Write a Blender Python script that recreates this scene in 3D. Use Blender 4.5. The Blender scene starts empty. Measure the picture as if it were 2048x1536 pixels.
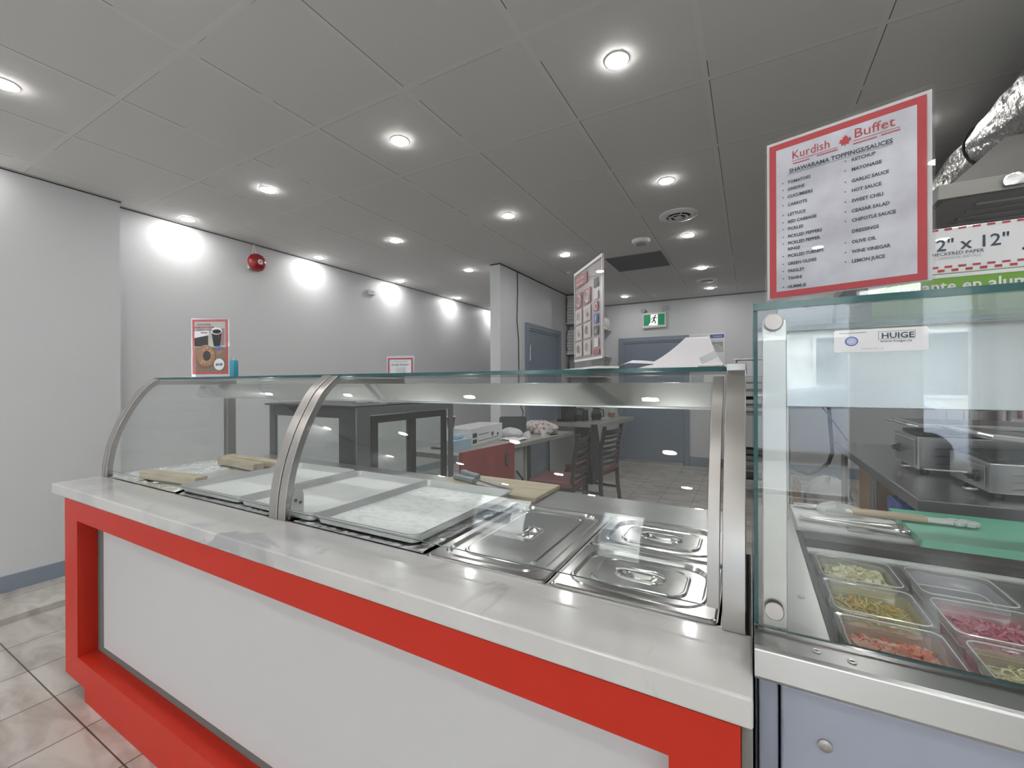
import bpy, math, random
from mathutils import Vector, Matrix
random.seed(7)
S = bpy.context.scene
COL = S.collection
# ---------------- camera, world, exposure ----------------
F_PX = 857.32
YAW, PITCH, ROLL = -0.50553, -0.001192, -0.003624
cam_d = bpy.data.cameras.new('camera'); cam = bpy.data.objects.new('camera', cam_d); COL.objects.link(cam)
cam_d.sensor_width = 36.0; cam_d.lens = F_PX / 2048 * 36.0; cam_d.clip_start = 0.02; cam_d.clip_end = 200
fw = Vector((math.sin(YAW) * math.cos(PITCH), math.cos(YAW) * math.cos(PITCH), math.sin(PITCH)))
rt = Vector((math.cos(YAW), -math.sin(YAW), 0)); up = rt.cross(fw)
rc, rs = math.cos(ROLL), math.sin(ROLL)
r2 = rt * rc + up * rs; u2 = up * rc - rt * rs
M = Matrix((r2, u2, -fw)).transposed().to_4x4(); M.translation = (0, 0, 1.30)
cam.matrix_world = M
S.camera = cam
world = bpy.data.worlds.new('world'); S.world = world; world.use_nodes = True
wn = world.node_tree.nodes; bg = wn['Background']; bg.inputs['Color'].default_value = (0.94, 0.965, 1.0, 1); bg.inputs['Strength'].default_value = 8.5
S.view_settings.view_transform = 'Standard'; S.view_settings.look = 'None'; S.view_settings.gamma = 1.0
S.view_settings.use_curve_mapping = False
cy = S.cycles; cy.use_adaptive_sampling = True; cy.adaptive_threshold = 0.05; cy.max_bounces = 7; cy.diffuse_bounces = 3; cy.glossy_bounces = 4; cy.transmission_bounces = 3; cy.transparent_max_bounces = 20; cy.caustics_reflective = False; cy.caustics_refractive = False
S.view_settings.exposure = 0.83
LAMP_L = 92.0        # radiance of the ceiling pucks
C = 2.6494; FL = -0.015
XL, XLN, XR, YB, YF = -4.16, -4.045, 2.05, 7.32, -4.2

# ---------------- materials ----------------
MATS = {}
def mat(name, col=(.8, .8, .8), rough=.5, metal=0.0, **k):
    if name in MATS: return MATS[name]
    m = bpy.data.materials.new(name); m.use_nodes = True
    p = m.node_tree.nodes['Principled BSDF']
    p.inputs['Base Color'].default_value = (*col, 1); p.inputs['Roughness'].default_value = rough; p.inputs['Metallic'].default_value = metal
    if 'coat' in k: p.inputs['Coat Weight'].default_value = k['coat']; p.inputs['Coat Roughness'].default_value = k.get('cr', .03)
    if 'emit' in k: p.inputs['Emission Color'].default_value = (*k.get('ecol', (1, 1, 1)), 1); p.inputs['Emission Strength'].default_value = k['emit']
    if 'alpha' in k: p.inputs['Alpha'].default_value = k['alpha']
    if 'spec' in k: p.inputs['Specular IOR Level'].default_value = k['spec']
    if 'trans' in k: p.inputs['Transmission Weight'].default_value = k['trans']
    MATS[name] = m
    return m
def nd(m, t, **inp):
    n = m.node_tree.nodes.new(t)
    for a, v in inp.items():
        if a in n.inputs: n.inputs[a].default_value = v
        else: setattr(n, a, v)
    return n
def ln(m, a, b): m.node_tree.links.new(a, b)
def P(m): return m.node_tree.nodes['Principled BSDF']
def noise_color(m, c1, c2, scale=4, lo=.4, hi=.6, detail=6, stretch=(1, 1, 1), dist=0.0):
    tc = nd(m, 'ShaderNodeTexCoord'); mp = nd(m, 'ShaderNodeMapping'); mp.inputs['Scale'].default_value = stretch
    ln(m, tc.outputs['Object'], mp.inputs['Vector'])
    n = nd(m, 'ShaderNodeTexNoise', Scale=scale, Detail=detail, Distortion=dist); ln(m, mp.outputs[0], n.inputs['Vector'])
    r = nd(m, 'ShaderNodeValToRGB'); r.color_ramp.elements[0].position = lo; r.color_ramp.elements[1].position = hi
    r.color_ramp.elements[0].color = (*c1, 1); r.color_ramp.elements[1].color = (*c2, 1)
    ln(m, n.outputs['Fac'], r.inputs['Fac']); ln(m, r.outputs['Color'], P(m).inputs['Base Color'])
    return n, mp
def bump(m, scale, strength, stretch=(1, 1, 1), detail=4, dist=.01):
    tc = nd(m, 'ShaderNodeTexCoord'); mp = nd(m, 'ShaderNodeMapping'); mp.inputs['Scale'].default_value = stretch
    ln(m, tc.outputs['Object'], mp.inputs['Vector'])
    n = nd(m, 'ShaderNodeTexNoise', Scale=scale, Detail=detail); ln(m, mp.outputs[0], n.inputs['Vector'])
    b = nd(m, 'ShaderNodeBump', Strength=strength, Distance=dist); ln(m, n.outputs['Fac'], b.inputs['Height']); ln(m, b.outputs[0], P(m).inputs['Normal'])
def steel(name, col=(.62, .61, .59), rough=.3, stretch=(2, 60, 60), amt=.10):
    m = mat(name, col, rough, 1.0)
    tc = nd(m, 'ShaderNodeTexCoord'); mp = nd(m, 'ShaderNodeMapping'); mp.inputs['Scale'].default_value = stretch
    ln(m, tc.outputs['Object'], mp.inputs['Vector'])
    n = nd(m, 'ShaderNodeTexNoise', Scale=6.0, Detail=5.0); ln(m, mp.outputs[0], n.inputs['Vector'])
    mr = nd(m, 'ShaderNodeMapRange'); mr.inputs['To Min'].default_value = rough - amt * .35; mr.inputs['To Max'].default_value = rough + amt * .35
    ln(m, n.outputs['Fac'], mr.inputs['Value']); ln(m, mr.outputs[0], P(m).inputs['Roughness'])
    b = nd(m, 'ShaderNodeBump', Strength=.004, Distance=.001); ln(m, n.outputs['Fac'], b.inputs['Height']); ln(m, b.outputs[0], P(m).inputs['Normal'])
    return m
def glass(name, tint=(.985, 1.0, .995), ior=1.5, rough=0.0, gain=1.0, haze=0.0, hcol=(.8, .84, .84)):
    m = bpy.data.materials.new(name); m.use_nodes = True; nt = m.node_tree; nt.nodes.remove(P(m)); out = nt.nodes['Material Output']
    tr = nt.nodes.new('ShaderNodeBsdfTransparent'); tr.inputs['Color'].default_value = (*tint, 1)
    gl = nt.nodes.new('ShaderNodeBsdfGlossy'); gl.inputs['Roughness'].default_value = rough
    fr = nt.nodes.new('ShaderNodeFresnel'); ge = nt.nodes.new('ShaderNodeNewGeometry')   # thin pane: the same reflectance from both faces
    mr = nt.nodes.new('ShaderNodeMapRange'); mr.inputs['To Min'].default_value = ior; mr.inputs['To Max'].default_value = 1 / ior
    nt.links.new(ge.outputs['Backfacing'], mr.inputs['Value']); nt.links.new(mr.outputs[0], fr.inputs['IOR'])
    mu = nt.nodes.new('ShaderNodeMath'); mu.operation = 'MULTIPLY'; mu.inputs[1].default_value = gain; mu.use_clamp = True
    mx = nt.nodes.new('ShaderNodeMixShader')
    nt.links.new(fr.outputs[0], mu.inputs[0]); nt.links.new(mu.outputs[0], mx.inputs[0])
    nt.links.new(tr.outputs[0], mx.inputs[1]); nt.links.new(gl.outputs[0], mx.inputs[2])
    last = mx
    if haze:
        df = nt.nodes.new('ShaderNodeBsdfDiffuse'); df.inputs['Color'].default_value = (*hcol, 1)
        m2 = nt.nodes.new('ShaderNodeMixShader'); m2.inputs[0].default_value = haze
        nt.links.new(mx.outputs[0], m2.inputs[1]); nt.links.new(df.outputs[0], m2.inputs[2]); last = m2
    nt.links.new(last.outputs[0], out.inputs['Surface']); MATS[name] = m
    return m

m_wall = mat('white_wall_paint', (.68, .69, .705), .45); bump(m_wall, 90, .05)
m_blue = mat('grey_blue_paint', (.25, .295, .355), .35)
m_ceil = mat('ceiling_tile', (.50, .495, .48), .75)
m_glass = glass('clear_glass', haze=.012)
m_glass2 = glass('window_glass', gain=.8)
m_tedge = mat('teal_glass_edge', (.012, .105, .105), .15, 0, coat=.15)
m_steel = steel('brushed_steel', (.47, .455, .435), .30, (1, 1, 40), .06)
m_steelx = steel('brushed_steel_along', (.55, .55, .545), .30, (1, 40, 40), .02)
m_shelf = steel('overshelf_steel', (.46, .465, .465), .24, (60, 1, 1), .05)
m_bar = steel('polished_lamp_bar', (.64, .64, .635), .18, (60, 1, 1), .05)
m_pan = mat('bright_pan_steel', (.62, .62, .61), .19, 1.0); bump(m_pan, 5, .015, detail=2, dist=.02)
m_alu = mat('worn_aluminium', (.60, .61, .61), .42, .7)
m_traytop = mat('greasy_tray_lining', (.80, .82, .82), .38); noise_color(m_traytop, (.72, .74, .74), (.89, .90, .90), 22, .38, .50, 5, (1, 2.2, 1), .8)
m_foil = mat('crumpled_foil', (.82, .82, .81), .32, 1.0); bump(m_foil, 26, .9, detail=6, dist=.01)
m_black = mat('black_plastic', (.015, .015, .017), .35)
m_dark = mat('dark_metal', (.022, .025, .032), .35, .2)
m_white = mat('white_plastic', (.82, .82, .81), .35)
m_paper = mat('white_paper', (.80, .79, .82), .6)
m_red = mat('red_laminate', (.56, .028, .013), .42, spec=.3)
m_red2 = mat('dull_red_panel', (.42, .06, .06), .35); noise_color(m_red2, (.30, .065, .062), (.38, .085, .08), 5, .35, .65)
m_quartz = mat('white_quartz', (.74, .73, .71), .22, coat=.5, cr=.08)
m_wood = mat('pale_maple', (.62, .52, .36), .5); noise_color(m_wood, (.55, .45, .29), (.68, .59, .42), 5, .35, .65, 6, (1, 9, 9))
m_wood2 = mat('pine_block', (.58, .48, .32), .55); noise_color(m_wood2, (.50, .40, .25), (.66, .56, .38), 6, .35, .65, 6, (2, 14, 14))
m_espresso = mat('espresso_wood', (.035, .026, .022), .35)
m_seat = mat('burgundy_vinyl', (.17, .055, .065), .4)
m_lam = mat('speckled_grey_laminate', (.36, .35, .32), .35); noise_color(m_lam, (.30, .29, .265), (.43, .42, .39), 120, .4, .6)
m_lgrey = mat('light_grey_panel', (.52, .54, .54), .4)
m_card = mat('brown_cardboard', (.33, .22, .13), .8)
m_green = mat('green_cutting_plastic', (.14, .56, .38), .45); noise_color(m_green, (.13, .52, .34), (.19, .60, .42), 3, .4, .6)
m_acryl = glass('clear_acrylic', (.99, .99, .99), 1.49, 0, 1.1)
m_plastic = glass('clear_poly_pan', (.965, .97, .97), 1.5, .08, 1.2, .10)
m_bagpl = glass('thin_plastic_bag', (.93, .93, .93), 1.45, .25, 1.2, .45)
m_ptext = mat('grey_print', (.05, .07, .10), .5)
m_pblack = mat('black_print', (.02, .02, .02), .5)
m_pred = mat('red_print', (.47, .040, .050), .4, coat=.5)
m_dkred = mat('dark_red_print', (.33, .04, .05), .4, coat=.5)
m_pposter = mat('glossy_poster', (.62, .63, .70), .35, coat=.9, cr=.01); noise_color(m_pposter, (.46, .46, .52), (.66, .67, .74), 12, .35, .65, 4)
m_pwhite = mat('white_print', (.82, .82, .84), .4, coat=.7, cr=.01)
m_grn = mat('exit_green', (.012, .22, .10), .4, emit=.06, ecol=(.05, .8, .35))
m_exw = mat('exit_white', (.85, .87, .85), .4, emit=.35)
m_lamp = mat('lamp_diffuser', (1, 1, 1), .5, emit=LAMP_L, ecol=(1, .985, .96))
m_cyan = mat('blue_bottle', (.06, .36, .50), .3)
m_fbb = mat('social_blue', (.07, .14, .42), .4, coat=.7, cr=.01)
# quartz veins
n_, mp_ = noise_color(m_quartz, (.50, .505, .52), (.65, .645, .625), 1.6, .30, .50, 9, (1, 1, 1), 1.2)
def blotch(m, dark, scale, lo, hi):
    pin = P(m).inputs['Base Color']; src = pin.links[0].from_socket; tc = nd(m, 'ShaderNodeTexCoord')
    n = nd(m, 'ShaderNodeTexNoise', Scale=scale, Detail=5.0, Distortion=.7); ln(m, tc.outputs['Object'], n.inputs['Vector'])
    r = nd(m, 'ShaderNodeMapRange'); r.inputs['From Min'].default_value = lo; r.inputs['From Max'].default_value = hi; ln(m, n.outputs['Fac'], r.inputs['Value'])
    x = nd(m, 'ShaderNodeMix', data_type='RGBA'); ln(m, r.outputs[0], x.inputs['Factor']); ln(m, src, x.inputs['A']); x.inputs['B'].default_value = (*dark, 1); ln(m, x.outputs['Result'], pin)
blotch(m_quartz, (.43, .435, .45), 4.2, .60, .66)
# ceiling grid + floor tiles from position
def grid_mat_ceiling():
    m = m_ceil; g = nd(m, 'ShaderNodeNewGeometry'); sp = nd(m, 'ShaderNodeSeparateXYZ'); ln(m, g.outputs['Position'], sp.inputs[0])
    def mth(op, a, b=None, c=None):
        n = nd(m, 'ShaderNodeMath'); n.operation = op
        for i, v in enumerate((a, b, c)):
            if v is None: continue
            if isinstance(v, (int, float)): n.inputs[i].default_value = v
            else: ln(m, v, n.inputs[i])
        return n.outputs[0]
    def dist(ax, off, per):
        a = mth('SUBTRACT', ax, off); b = mth('PINGPONG', a, per / 2); return b   # 0 on the line, rises to per/2
    dx = dist(sp.outputs['X'], -.7752, .6098); dy = dist(sp.outputs['Y'], 1.4801, .6094)
    bx = mth('LESS_THAN', dx, .012); by = mth('LESS_THAN', dy, .012)
    bar = mth('MAXIMUM', bx, by)
    fx = mth('MULTIPLY', mth('FRACT', mth('DIVIDE', mth('SUBTRACT', sp.outputs['X'], -.7752), .6098)), .6098)
    gx = mth('LESS_THAN', mth('ABSOLUTE', mth('SUBTRACT', fx, .0136)), .0017)
    fy = mth('MULTIPLY', mth('FRACT', mth('DIVIDE', mth('SUBTRACT', sp.outputs['Y'], 1.4801), .6094)), .6094)
    gy = mth('LESS_THAN', mth('ABSOLUTE', mth('SUBTRACT', fy, .0136)), .0010)
    ns = nd(m, 'ShaderNodeTexNoise', Scale=1.7, Detail=2.0); ln(m, g.outputs['Position'], ns.inputs['Vector'])
    gate = mth('GREATER_THAN', ns.outputs['Fac'], .44)
    notbar = mth('SUBTRACT', 1.0, bar)
    gap = mth('MULTIPLY', mth('MULTIPLY', mth('MAXIMUM', gx, mth('MULTIPLY', gy, .6)), gate), notbar)
    fine = nd(m, 'ShaderNodeTexNoise', Scale=60, Detail=3.0); ln(m, g.outputs['Position'], fine.inputs['Vector'])
    r = nd(m, 'ShaderNodeMix', data_type='RGBA'); ln(m, bar, r.inputs['Factor']); r.inputs['A'].default_value = (.72, .715, .705, 1); r.inputs['B'].default_value = (.75, .745, .73, 1)
    r2_ = nd(m, 'ShaderNodeMix', data_type='RGBA'); ln(m, gap, r2_.inputs['Factor']); ln(m, r.outputs['Result'], r2_.inputs['A']); r2_.inputs['B'].default_value = (.10, .10, .095, 1)
    ln(m, r2_.outputs['Result'], P(m).inputs['Base Color'])
    b = nd(m, 'ShaderNodeBump', Strength=.2, Distance=.003); ln(m, bar, b.inputs['Height']); ln(m, b.outputs[0], P(m).inputs['Normal'])
grid_mat_ceiling()
m_tile = mat('stone_floor_tile', (.5, .48, .45), .28)
def tile_mat():
    m = m_tile; g = nd(m, 'ShaderNodeNewGeometry'); mp = nd(m, 'ShaderNodeMapping'); mp.inputs['Location'].default_value = (3.2415, -.644, 0)
    mp.inputs['Rotation'].default_value = (0, 0, 0)
    ln(m, g.outputs['Position'], mp.inputs['Vector'])
    br = nd(m, 'ShaderNodeTexBrick'); br.offset = 0.0; br.squash = 1.0
    for a, v in {'Scale': 1.0, 'Mortar Size': .0028, 'Mortar Smooth': .1, 'Brick Width': .3362, 'Row Height': .672, 'Bias': 0.0}.items(): br.inputs[a].default_value = v
    br.inputs['Color1'].default_value = (.53, .50, .46, 1); br.inputs['Color2'].default_value = (.47, .445, .41, 1); br.inputs['Mortar'].default_value = (.10, .088, .075, 1)
    ln(m, mp.outputs[0], br.inputs['Vector'])
    n = nd(m, 'ShaderNodeTexNoise', Scale=3.4, Detail=8.0, Distortion=1.0); mp2 = nd(m, 'ShaderNodeMapping'); mp2.inputs['Scale'].default_value = (1, 2.6, 1); mp2.inputs['Rotation'].default_value = (0, 0, .5)
    ln(m, g.outputs['Position'], mp2.inputs['Vector']); ln(m, mp2.outputs[0], n.inputs['Vector'])
    r = nd(m, 'ShaderNodeValToRGB'); r.color_ramp.elements[0].position = .36; r.color_ramp.elements[1].position = .62
    r.color_ramp.elements[0].color = (.74, .70, .67, 1); r.color_ramp.elements[1].color = (1.12, 1.12, 1.12, 1); ln(m, n.outputs['Fac'], r.inputs['Fac'])
    mx = nd(m, 'ShaderNodeMix', data_type='RGBA', blend_type='MULTIPLY'); mx.inputs['Factor'].default_value = 1.0
    ln(m, br.outputs['Color'], mx.inputs['A']); ln(m, r.outputs['Color'], mx.inputs['B']); ln(m, mx.outputs['Result'], P(m).inputs['Base Color'])
    b = nd(m, 'ShaderNodeBump', Strength=.4, Distance=.003, invert=True); ln(m, br.outputs['Fac'], b.inputs['Height']); ln(m, b.outputs[0], P(m).inputs['Normal'])
tile_mat()

# ---------------- geometry helper ----------------
class G:
    def __init__(s, *mats): s.v = []; s.f = []; s.mi = []; s.sm = []; s.mats = list(mats)
    def mid(s, m):
        if m is None: return 0
        if m not in s.mats: s.mats.append(m)
        return s.mats.index(m)
    def add(s, vs, fs, m=None, smooth=False, T=None):
        o = len(s.v); k = s.mid(m)
        for p in vs:
            p = Vector(p)
            if T is not None: p = T @ p
            s.v.append(p)
        for f in fs: s.f.append([o + i for i in f]); s.mi.append(k); s.sm.append(smooth)
        return s
    def box(s, x0, y0, z0, x1, y1, z1, m=None, T=None):
        if x0 > x1: x0, x1 = x1, x0
        if y0 > y1: y0, y1 = y1, y0
        if z0 > z1: z0, z1 = z1, z0
        v = [(x0, y0, z0), (x1, y0, z0), (x1, y1, z0), (x0, y1, z0), (x0, y0, z1), (x1, y0, z1), (x1, y1, z1), (x0, y1, z1)]
        return s.add(v, [(0, 3, 2, 1), (4, 5, 6, 7), (0, 1, 5, 4), (1, 2, 6, 5), (2, 3, 7, 6), (3, 0, 4, 7)], m, False, T)
    def loft(s, loops, m=None, smooth=True, cap0=True, cap1=True, T=None, closed=True):
        n = len(loops[0]); vs = [p for l in loops for p in l]; fs = []
        for i in range(len(loops) - 1):
            for j in range(n if closed else n - 1):
                k = (j + 1) % n; fs.append((i * n + j, i * n + k, (i + 1) * n + k, (i + 1) * n + j))
        s.add(vs, fs, m, smooth, T)
        if cap0: s.add(loops[0], [tuple(range(n - 1, -1, -1))], m, False, T)
        if cap1: s.add(loops[-1], [tuple(range(n))], m, False, T)
        return s
    def tube(s, pts, r, m=None, n=10, T=None, cap=True):
        pts = [Vector(p) for p in pts]; loops = []; rr = r if isinstance(r, (list, tuple)) else [r] * len(pts)
        t0 = (pts[1] - pts[0]).normalized(); a = Vector((0, 0, 1)) if abs(t0.z) < .9 else Vector((1, 0, 0)); u = t0.cross(a).normalized()
        for i, p in enumerate(pts):
            t = (pts[min(i + 1, len(pts) - 1)] - pts[max(i - 1, 0)]).normalized()
            u = (u - t * u.dot(t)).normalized(); w = t.cross(u)
            loops.append([p + (u * math.cos(2 * math.pi * k / n) + w * math.sin(2 * math.pi * k / n)) * rr[i] for k in range(n)])
        return s.loft(loops, m, True, cap, cap, T)
    def lathe(s, prof, c=(0, 0, 0), m=None, n=24, T=None, cap0=True, cap1=True, sx=1, sy=1):
        loops = [[(c[0] + r * sx * math.cos(2 * math.pi * k / n), c[1] + r * sy * math.sin(2 * math.pi * k / n), c[2] + z) for k in range(n)] for r, z in prof]
        return s.loft(loops, m, True, cap0, cap1, T)
    def prism(s, poly, a, b, axis='y', m=None, T=None, smooth=False):
        def P3(p, t): return {'y': (p[0], t, p[1]), 'x': (t, p[0], p[1]), 'z': (p[0], p[1], t)}[axis]
        return s.loft([[P3(p, a) for p in poly], [P3(p, b) for p in poly]], m, smooth, True, True, T)
    def grid(s, f, nu, nv, m=None, T=None, smooth=True):
        vs = [f(i / nu, j / nv) for j in range(nv + 1) for i in range(nu + 1)]
        fs = [(j * (nu + 1) + i, j * (nu + 1) + i + 1, (j + 1) * (nu + 1) + i + 1, (j + 1) * (nu + 1) + i) for j in range(nv) for i in range(nu)]
        return s.add(vs, fs, m, smooth, T)
    def text(s, body, size, T, m, align='LEFT', bold=0.0, sx=1.0):
        cu = bpy.data.curves.new('t', 'FONT'); cu.body = body; cu.size = size; cu.align_x = align; cu.offset = bold; cu.resolution_u = 2
        o = bpy.data.objects.new('t', cu); COL.objects.link(o)
        dg = bpy.context.evaluated_depsgraph_get(); me = o.evaluated_get(dg).to_mesh()
        s.add([(p.co.x * sx, p.co.y, 0) for p in me.vertices], [tuple(q.vertices) for q in me.polygons], m, False, T)
        o.evaluated_get(dg).to_mesh_clear(); bpy.data.objects.remove(o); bpy.data.curves.remove(cu)
        return s
    def obj(s, name, parent=None, bev=0, kind=None, seg=2, solid=0, sub=0, loc=None, sharp=38):
        me = bpy.data.meshes.new(name); me.from_pydata([tuple(p) for p in s.v], [], s.f); me.update()
        for m in s.mats: me.materials.append(m)
        if any(s.sm): me.set_sharp_from_angle(angle=math.radians(sharp))
        me.polygons.foreach_set('material_index', s.mi); me.polygons.foreach_set('use_smooth', s.sm)
        o = bpy.data.objects.new(name, me); COL.objects.link(o)
        if parent: o.parent = parent
        if loc: o.location = loc
        if solid: q = o.modifiers.new('s', 'SOLIDIFY'); q.thickness = solid; q.offset = 0
        if bev: q = o.modifiers.new('b', 'BEVEL'); q.width = bev; q.segments = seg; q.limit_method = 'ANGLE'; q.angle_limit = .8
        if kind: o['kind'] = kind
        return o
def thing(name, label, cat, loc=(0, 0, 0), rz=0, group=None):
    o = bpy.data.objects.new(name, None); COL.objects.link(o); o.location = loc; o.rotation_euler = (0, 0, rz); o.empty_display_size = .05
    o['label'] = label; o['category'] = cat
    if group: o['group'] = group
    return o
def tag(o, label, cat, group=None, kind=None):
    o['label'] = label; o['category'] = cat
    if group: o['group'] = group
    if kind: o['kind'] = kind
    return o
def dup(o, loc=None, rz=None, label=None, group=None):
    r = o.copy(); COL.objects.link(r)
    if loc is not None: r.location = loc
    if rz is not None: r.rotation_euler = (0, 0, rz)
    if label: r['label'] = label
    if group: r['group'] = group
    for ch in list(o.children):
        c = ch.copy(); COL.objects.link(c); c.parent = r
        for g in ch.children:
            d = g.copy(); COL.objects.link(d); d.parent = c
    return r
def rr(w, d, r, z, n=6, cx=0, cy=0):
    pts = []
    for sx, sy, a0 in ((1, 1, 0), (-1, 1, 90), (-1, -1, 180), (1, -1, 270)):
        for k in range(n + 1):
            a = math.radians(a0 + 90 * k / n); pts.append((cx + sx * (w / 2 - r) + r * math.cos(a), cy + sy * (d / 2 - r) + r * math.sin(a), z))
    return pts
def disc(g, c, r, m, T=None, n=20, sy=1.0):   # flat disc in the local x-y plane
    g.add([(c[0] + r * math.cos(2 * math.pi * k / n), c[1] + r * sy * math.sin(2 * math.pi * k / n), c[2]) for k in range(n)], [tuple(range(n))], m, False, T)
def quad(g, x0, y0, x1, y1, z, m, T=None): g.add([(x0, y0, z), (x1, y0, z), (x1, y1, z), (x0, y1, z)], [(0, 1, 2, 3)], m, False, T)
def TM(x, y, z, rz=0): return Matrix.Translation((x, y, z)) @ Matrix.Rotation(rz, 4, 'Z')
STAND = Matrix.Rotation(math.pi / 2, 4, 'X')     # local x-y drawing -> upright, facing -y

# ---------------- room ----------------
def struct(name, g, bev=0): return g.obj(name, bev=bev, kind='structure')
g = G(m_tile); g.box(-3.588, YF, FL - .1, XR, YB, FL); struct('floor', g)
g = G(m_tile); g.box(-4.3, YF, FL - .1, -3.588, 6.9, .017)
g.box(-4.3, 6.9, FL - .1, -3.588, YB, FL); struct('floor', g)
g = G(m_ceil); g.box(-4.4, YF, C, XR + .2, YB + .1, C + .08); struct('ceiling', g)
g = G(m_wall); g.box(-4.35, 1.365, FL, XL, YB, C); struct('wall_left', g)
g = G(m_wall); g.box(-4.35, YF, FL, XLN, 1.365, C); struct('wall_left', g)
g = G(m_wall); g.box(-4.35, YB, FL, XR + .2, YB + .15, C); struct('wall_back', g)
g = G(m_wall); g.box(XR, YF, FL, XR + .15, YB, C); struct('wall_right', g)
g = G(m_wall); g.box(-2.57, 4.14, FL, -2.44, YB, C); struct('wall_partition', g)
g = G(m_blue); g.box(XLN, YF, .017, XLN + .012, 1.365, .118); struct('baseboard_left', g, .002)
g = G(m_blue); g.box(XL, 1.365, .017, XL + .012, 6.9, .118); struct('baseboard_left', g, .002)
g = G(m_blue); g.box(-.93, YB - .012, FL, XR, YB, .13); g.box(-2.43, YB - .012, FL, -1.99, YB, .13); struct('baseboard_back', g, .002)
g = G(m_blue); g.box(-2.44, 4.14, FL, -2.428, 4.74, .12); g.box(-2.44, 5.86, FL, -2.428, YB - .013, .12); struct('baseboard_partition', g, .002)
# wall angle along the ceiling edges
g = G(mat('ceiling_angle', (.58, .57, .55), .5))
g.box(XL, 1.37, C - .004, XL + .022, YB, C - .0005); g.box(XLN, YF, C - .004, XLN + .022, 1.37, C - .0005); g.box(-2.43, YB - .022, C - .004, XR, YB, C - .0005); struct('trim_1', g)
g = G(mat('edge_shadow_gap', (.03, .03, .03), .8)); g.box(XL, 1.37, C - .010, XL + .004, YB, C - .005); g.box(XLN, YF, C - .010, XLN + .004, 1.37, C - .005)  # near-black strips standing in for the shadow line under the ceiling edge
g.box(-2.43, YB - .004, C - .012, XR, YB, C - .005); g.box(-2.44, 4.14, C - .012, -2.435, YB, C - .002); g.box(-2.57, 4.135, C - .012, -2.44, 4.14, C - .002); struct('edge_shadow_strip', g)
# storefront behind the camera: knee wall, header, glazed bays
g = G(m_wall); g.box(-4.3, YF - .15, 2.42, XR + .1, YF, C); g.box(-4.3, YF - .15, FL, -3.9, YF, 2.42); g.box(1.95, YF - .15, FL, XR + .1, YF, 2.42); g.box(-3.9, YF - .15, FL, -2.9, YF, .35); g.box(-2.9, YF - .15, FL, -1.85, YF, 2.42); g.box(-1.85, YF - .15, FL, -1.2, YF, .35); g.box(-1.2, YF - .15, FL, -.02, YF, 2.42); g.box(1.0, YF - .15, FL, 1.5, YF, 2.42); g.box(1.5, YF - .15, FL, 1.95, YF, .35); struct('wall_front', g)
m_alum = mat('storefront_aluminium', (.62, .63, .64), .35, .6)
for i, (a, b, z0) in enumerate(((-3.9, -2.9, .35), (-1.85, -1.2, .35), (-.02, 1.0, FL + .01), (1.5, 1.95, .35))):
    w = thing('window_%d' % (i + 1), 'storefront window bay', 'window'); del w['label']; del w['category']; w['kind'] = 'structure'
    g = G(m_alum)
    for bx in ((a, z0, a + .05, 2.42), (b - .05, z0, b, 2.42), (a + .05, z0, b - .05, z0 + .06), (a + .05, 2.35, b - .05, 2.42)): g.box(bx[0], YF - .11, bx[1], bx[2], YF - .03, bx[3])
    f = g.obj('window_frame', w, .003)
    G(m_glass2).box(a + .05, YF - .075, z0 + .06, b - .05, YF - .067, 2.35).obj('pane', w)
# doors
def door(name, T, w, h, inner, handle_side):
    d = bpy.data.objects.new(name, None); COL.objects.link(d); d.matrix_world = T; d['kind'] = 'structure'
    g = G(m_blue); fw_ = inner
    for bx in ((0, 0, fw_, h), (w - fw_, 0, w, h), (fw_, h - fw_, w - fw_, h)): g.box(bx[0], -.03, bx[1], bx[2], .0, bx[3])
    g.box(fw_, -.022, h - fw_ - .025, w - fw_, 0, h - fw_); g.box(fw_, -.022, 0, fw_ + .02, 0, h - fw_ - .025); g.box(w - fw_ - .02, -.022, 0, w - fw_, 0, h - fw_ - .025)
    g.obj('door_frame', d, .003)
    G(mat('grey_blue_leaf', (.235, .28, .345), .4)).box(fw_ + .021, -.012, .008, w - fw_ - .021, -.002, h - fw_ - .026).obj('leaf', d)
    return d
d1 = door('door_1', TM(-1.95, YB, FL), 1.03 + .09, 2.06 - FL, .07, 1)
g = G(m_steel); g.box(.05, -.045, 1.55, .066, -.03, 1.72)
d2 = door('door_2', Matrix.Translation((-2.44, 4.744, FL)) @ Matrix.Rotation(math.pi / 2, 4, 'Z'), 1.11, 2.06 - FL, .065, 1)
g = G(mat('hinge_steel', (.7, .7, .68), .3, 1)); g.tube([(.075, -.036, 1.60), (.075, -.036, 1.80)], .008); g.tube([(.075, -.036, .60), (.075, -.036, .80)], .008); g.obj('hinge', d2)
g = G(m_steel); g.tube([(.97, -.03, 1.02), (.97, -.065, 1.02), (.86, -.065, 1.02)], .009); g.lathe([(.03, 0), (.03, .008)], (0, 0, 0), T=Matrix.Translation((.97, -.012, 1.02)) @ Matrix.Rotation(math.pi / 2, 4, 'X')); g.obj('door_handle', d2)
G(mat('door_sweep', (.6, .6, .6), .3, 1)).box(.10, -.02, .004, 1.02, -.013, .03).obj('door_sweep', d1)

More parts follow.
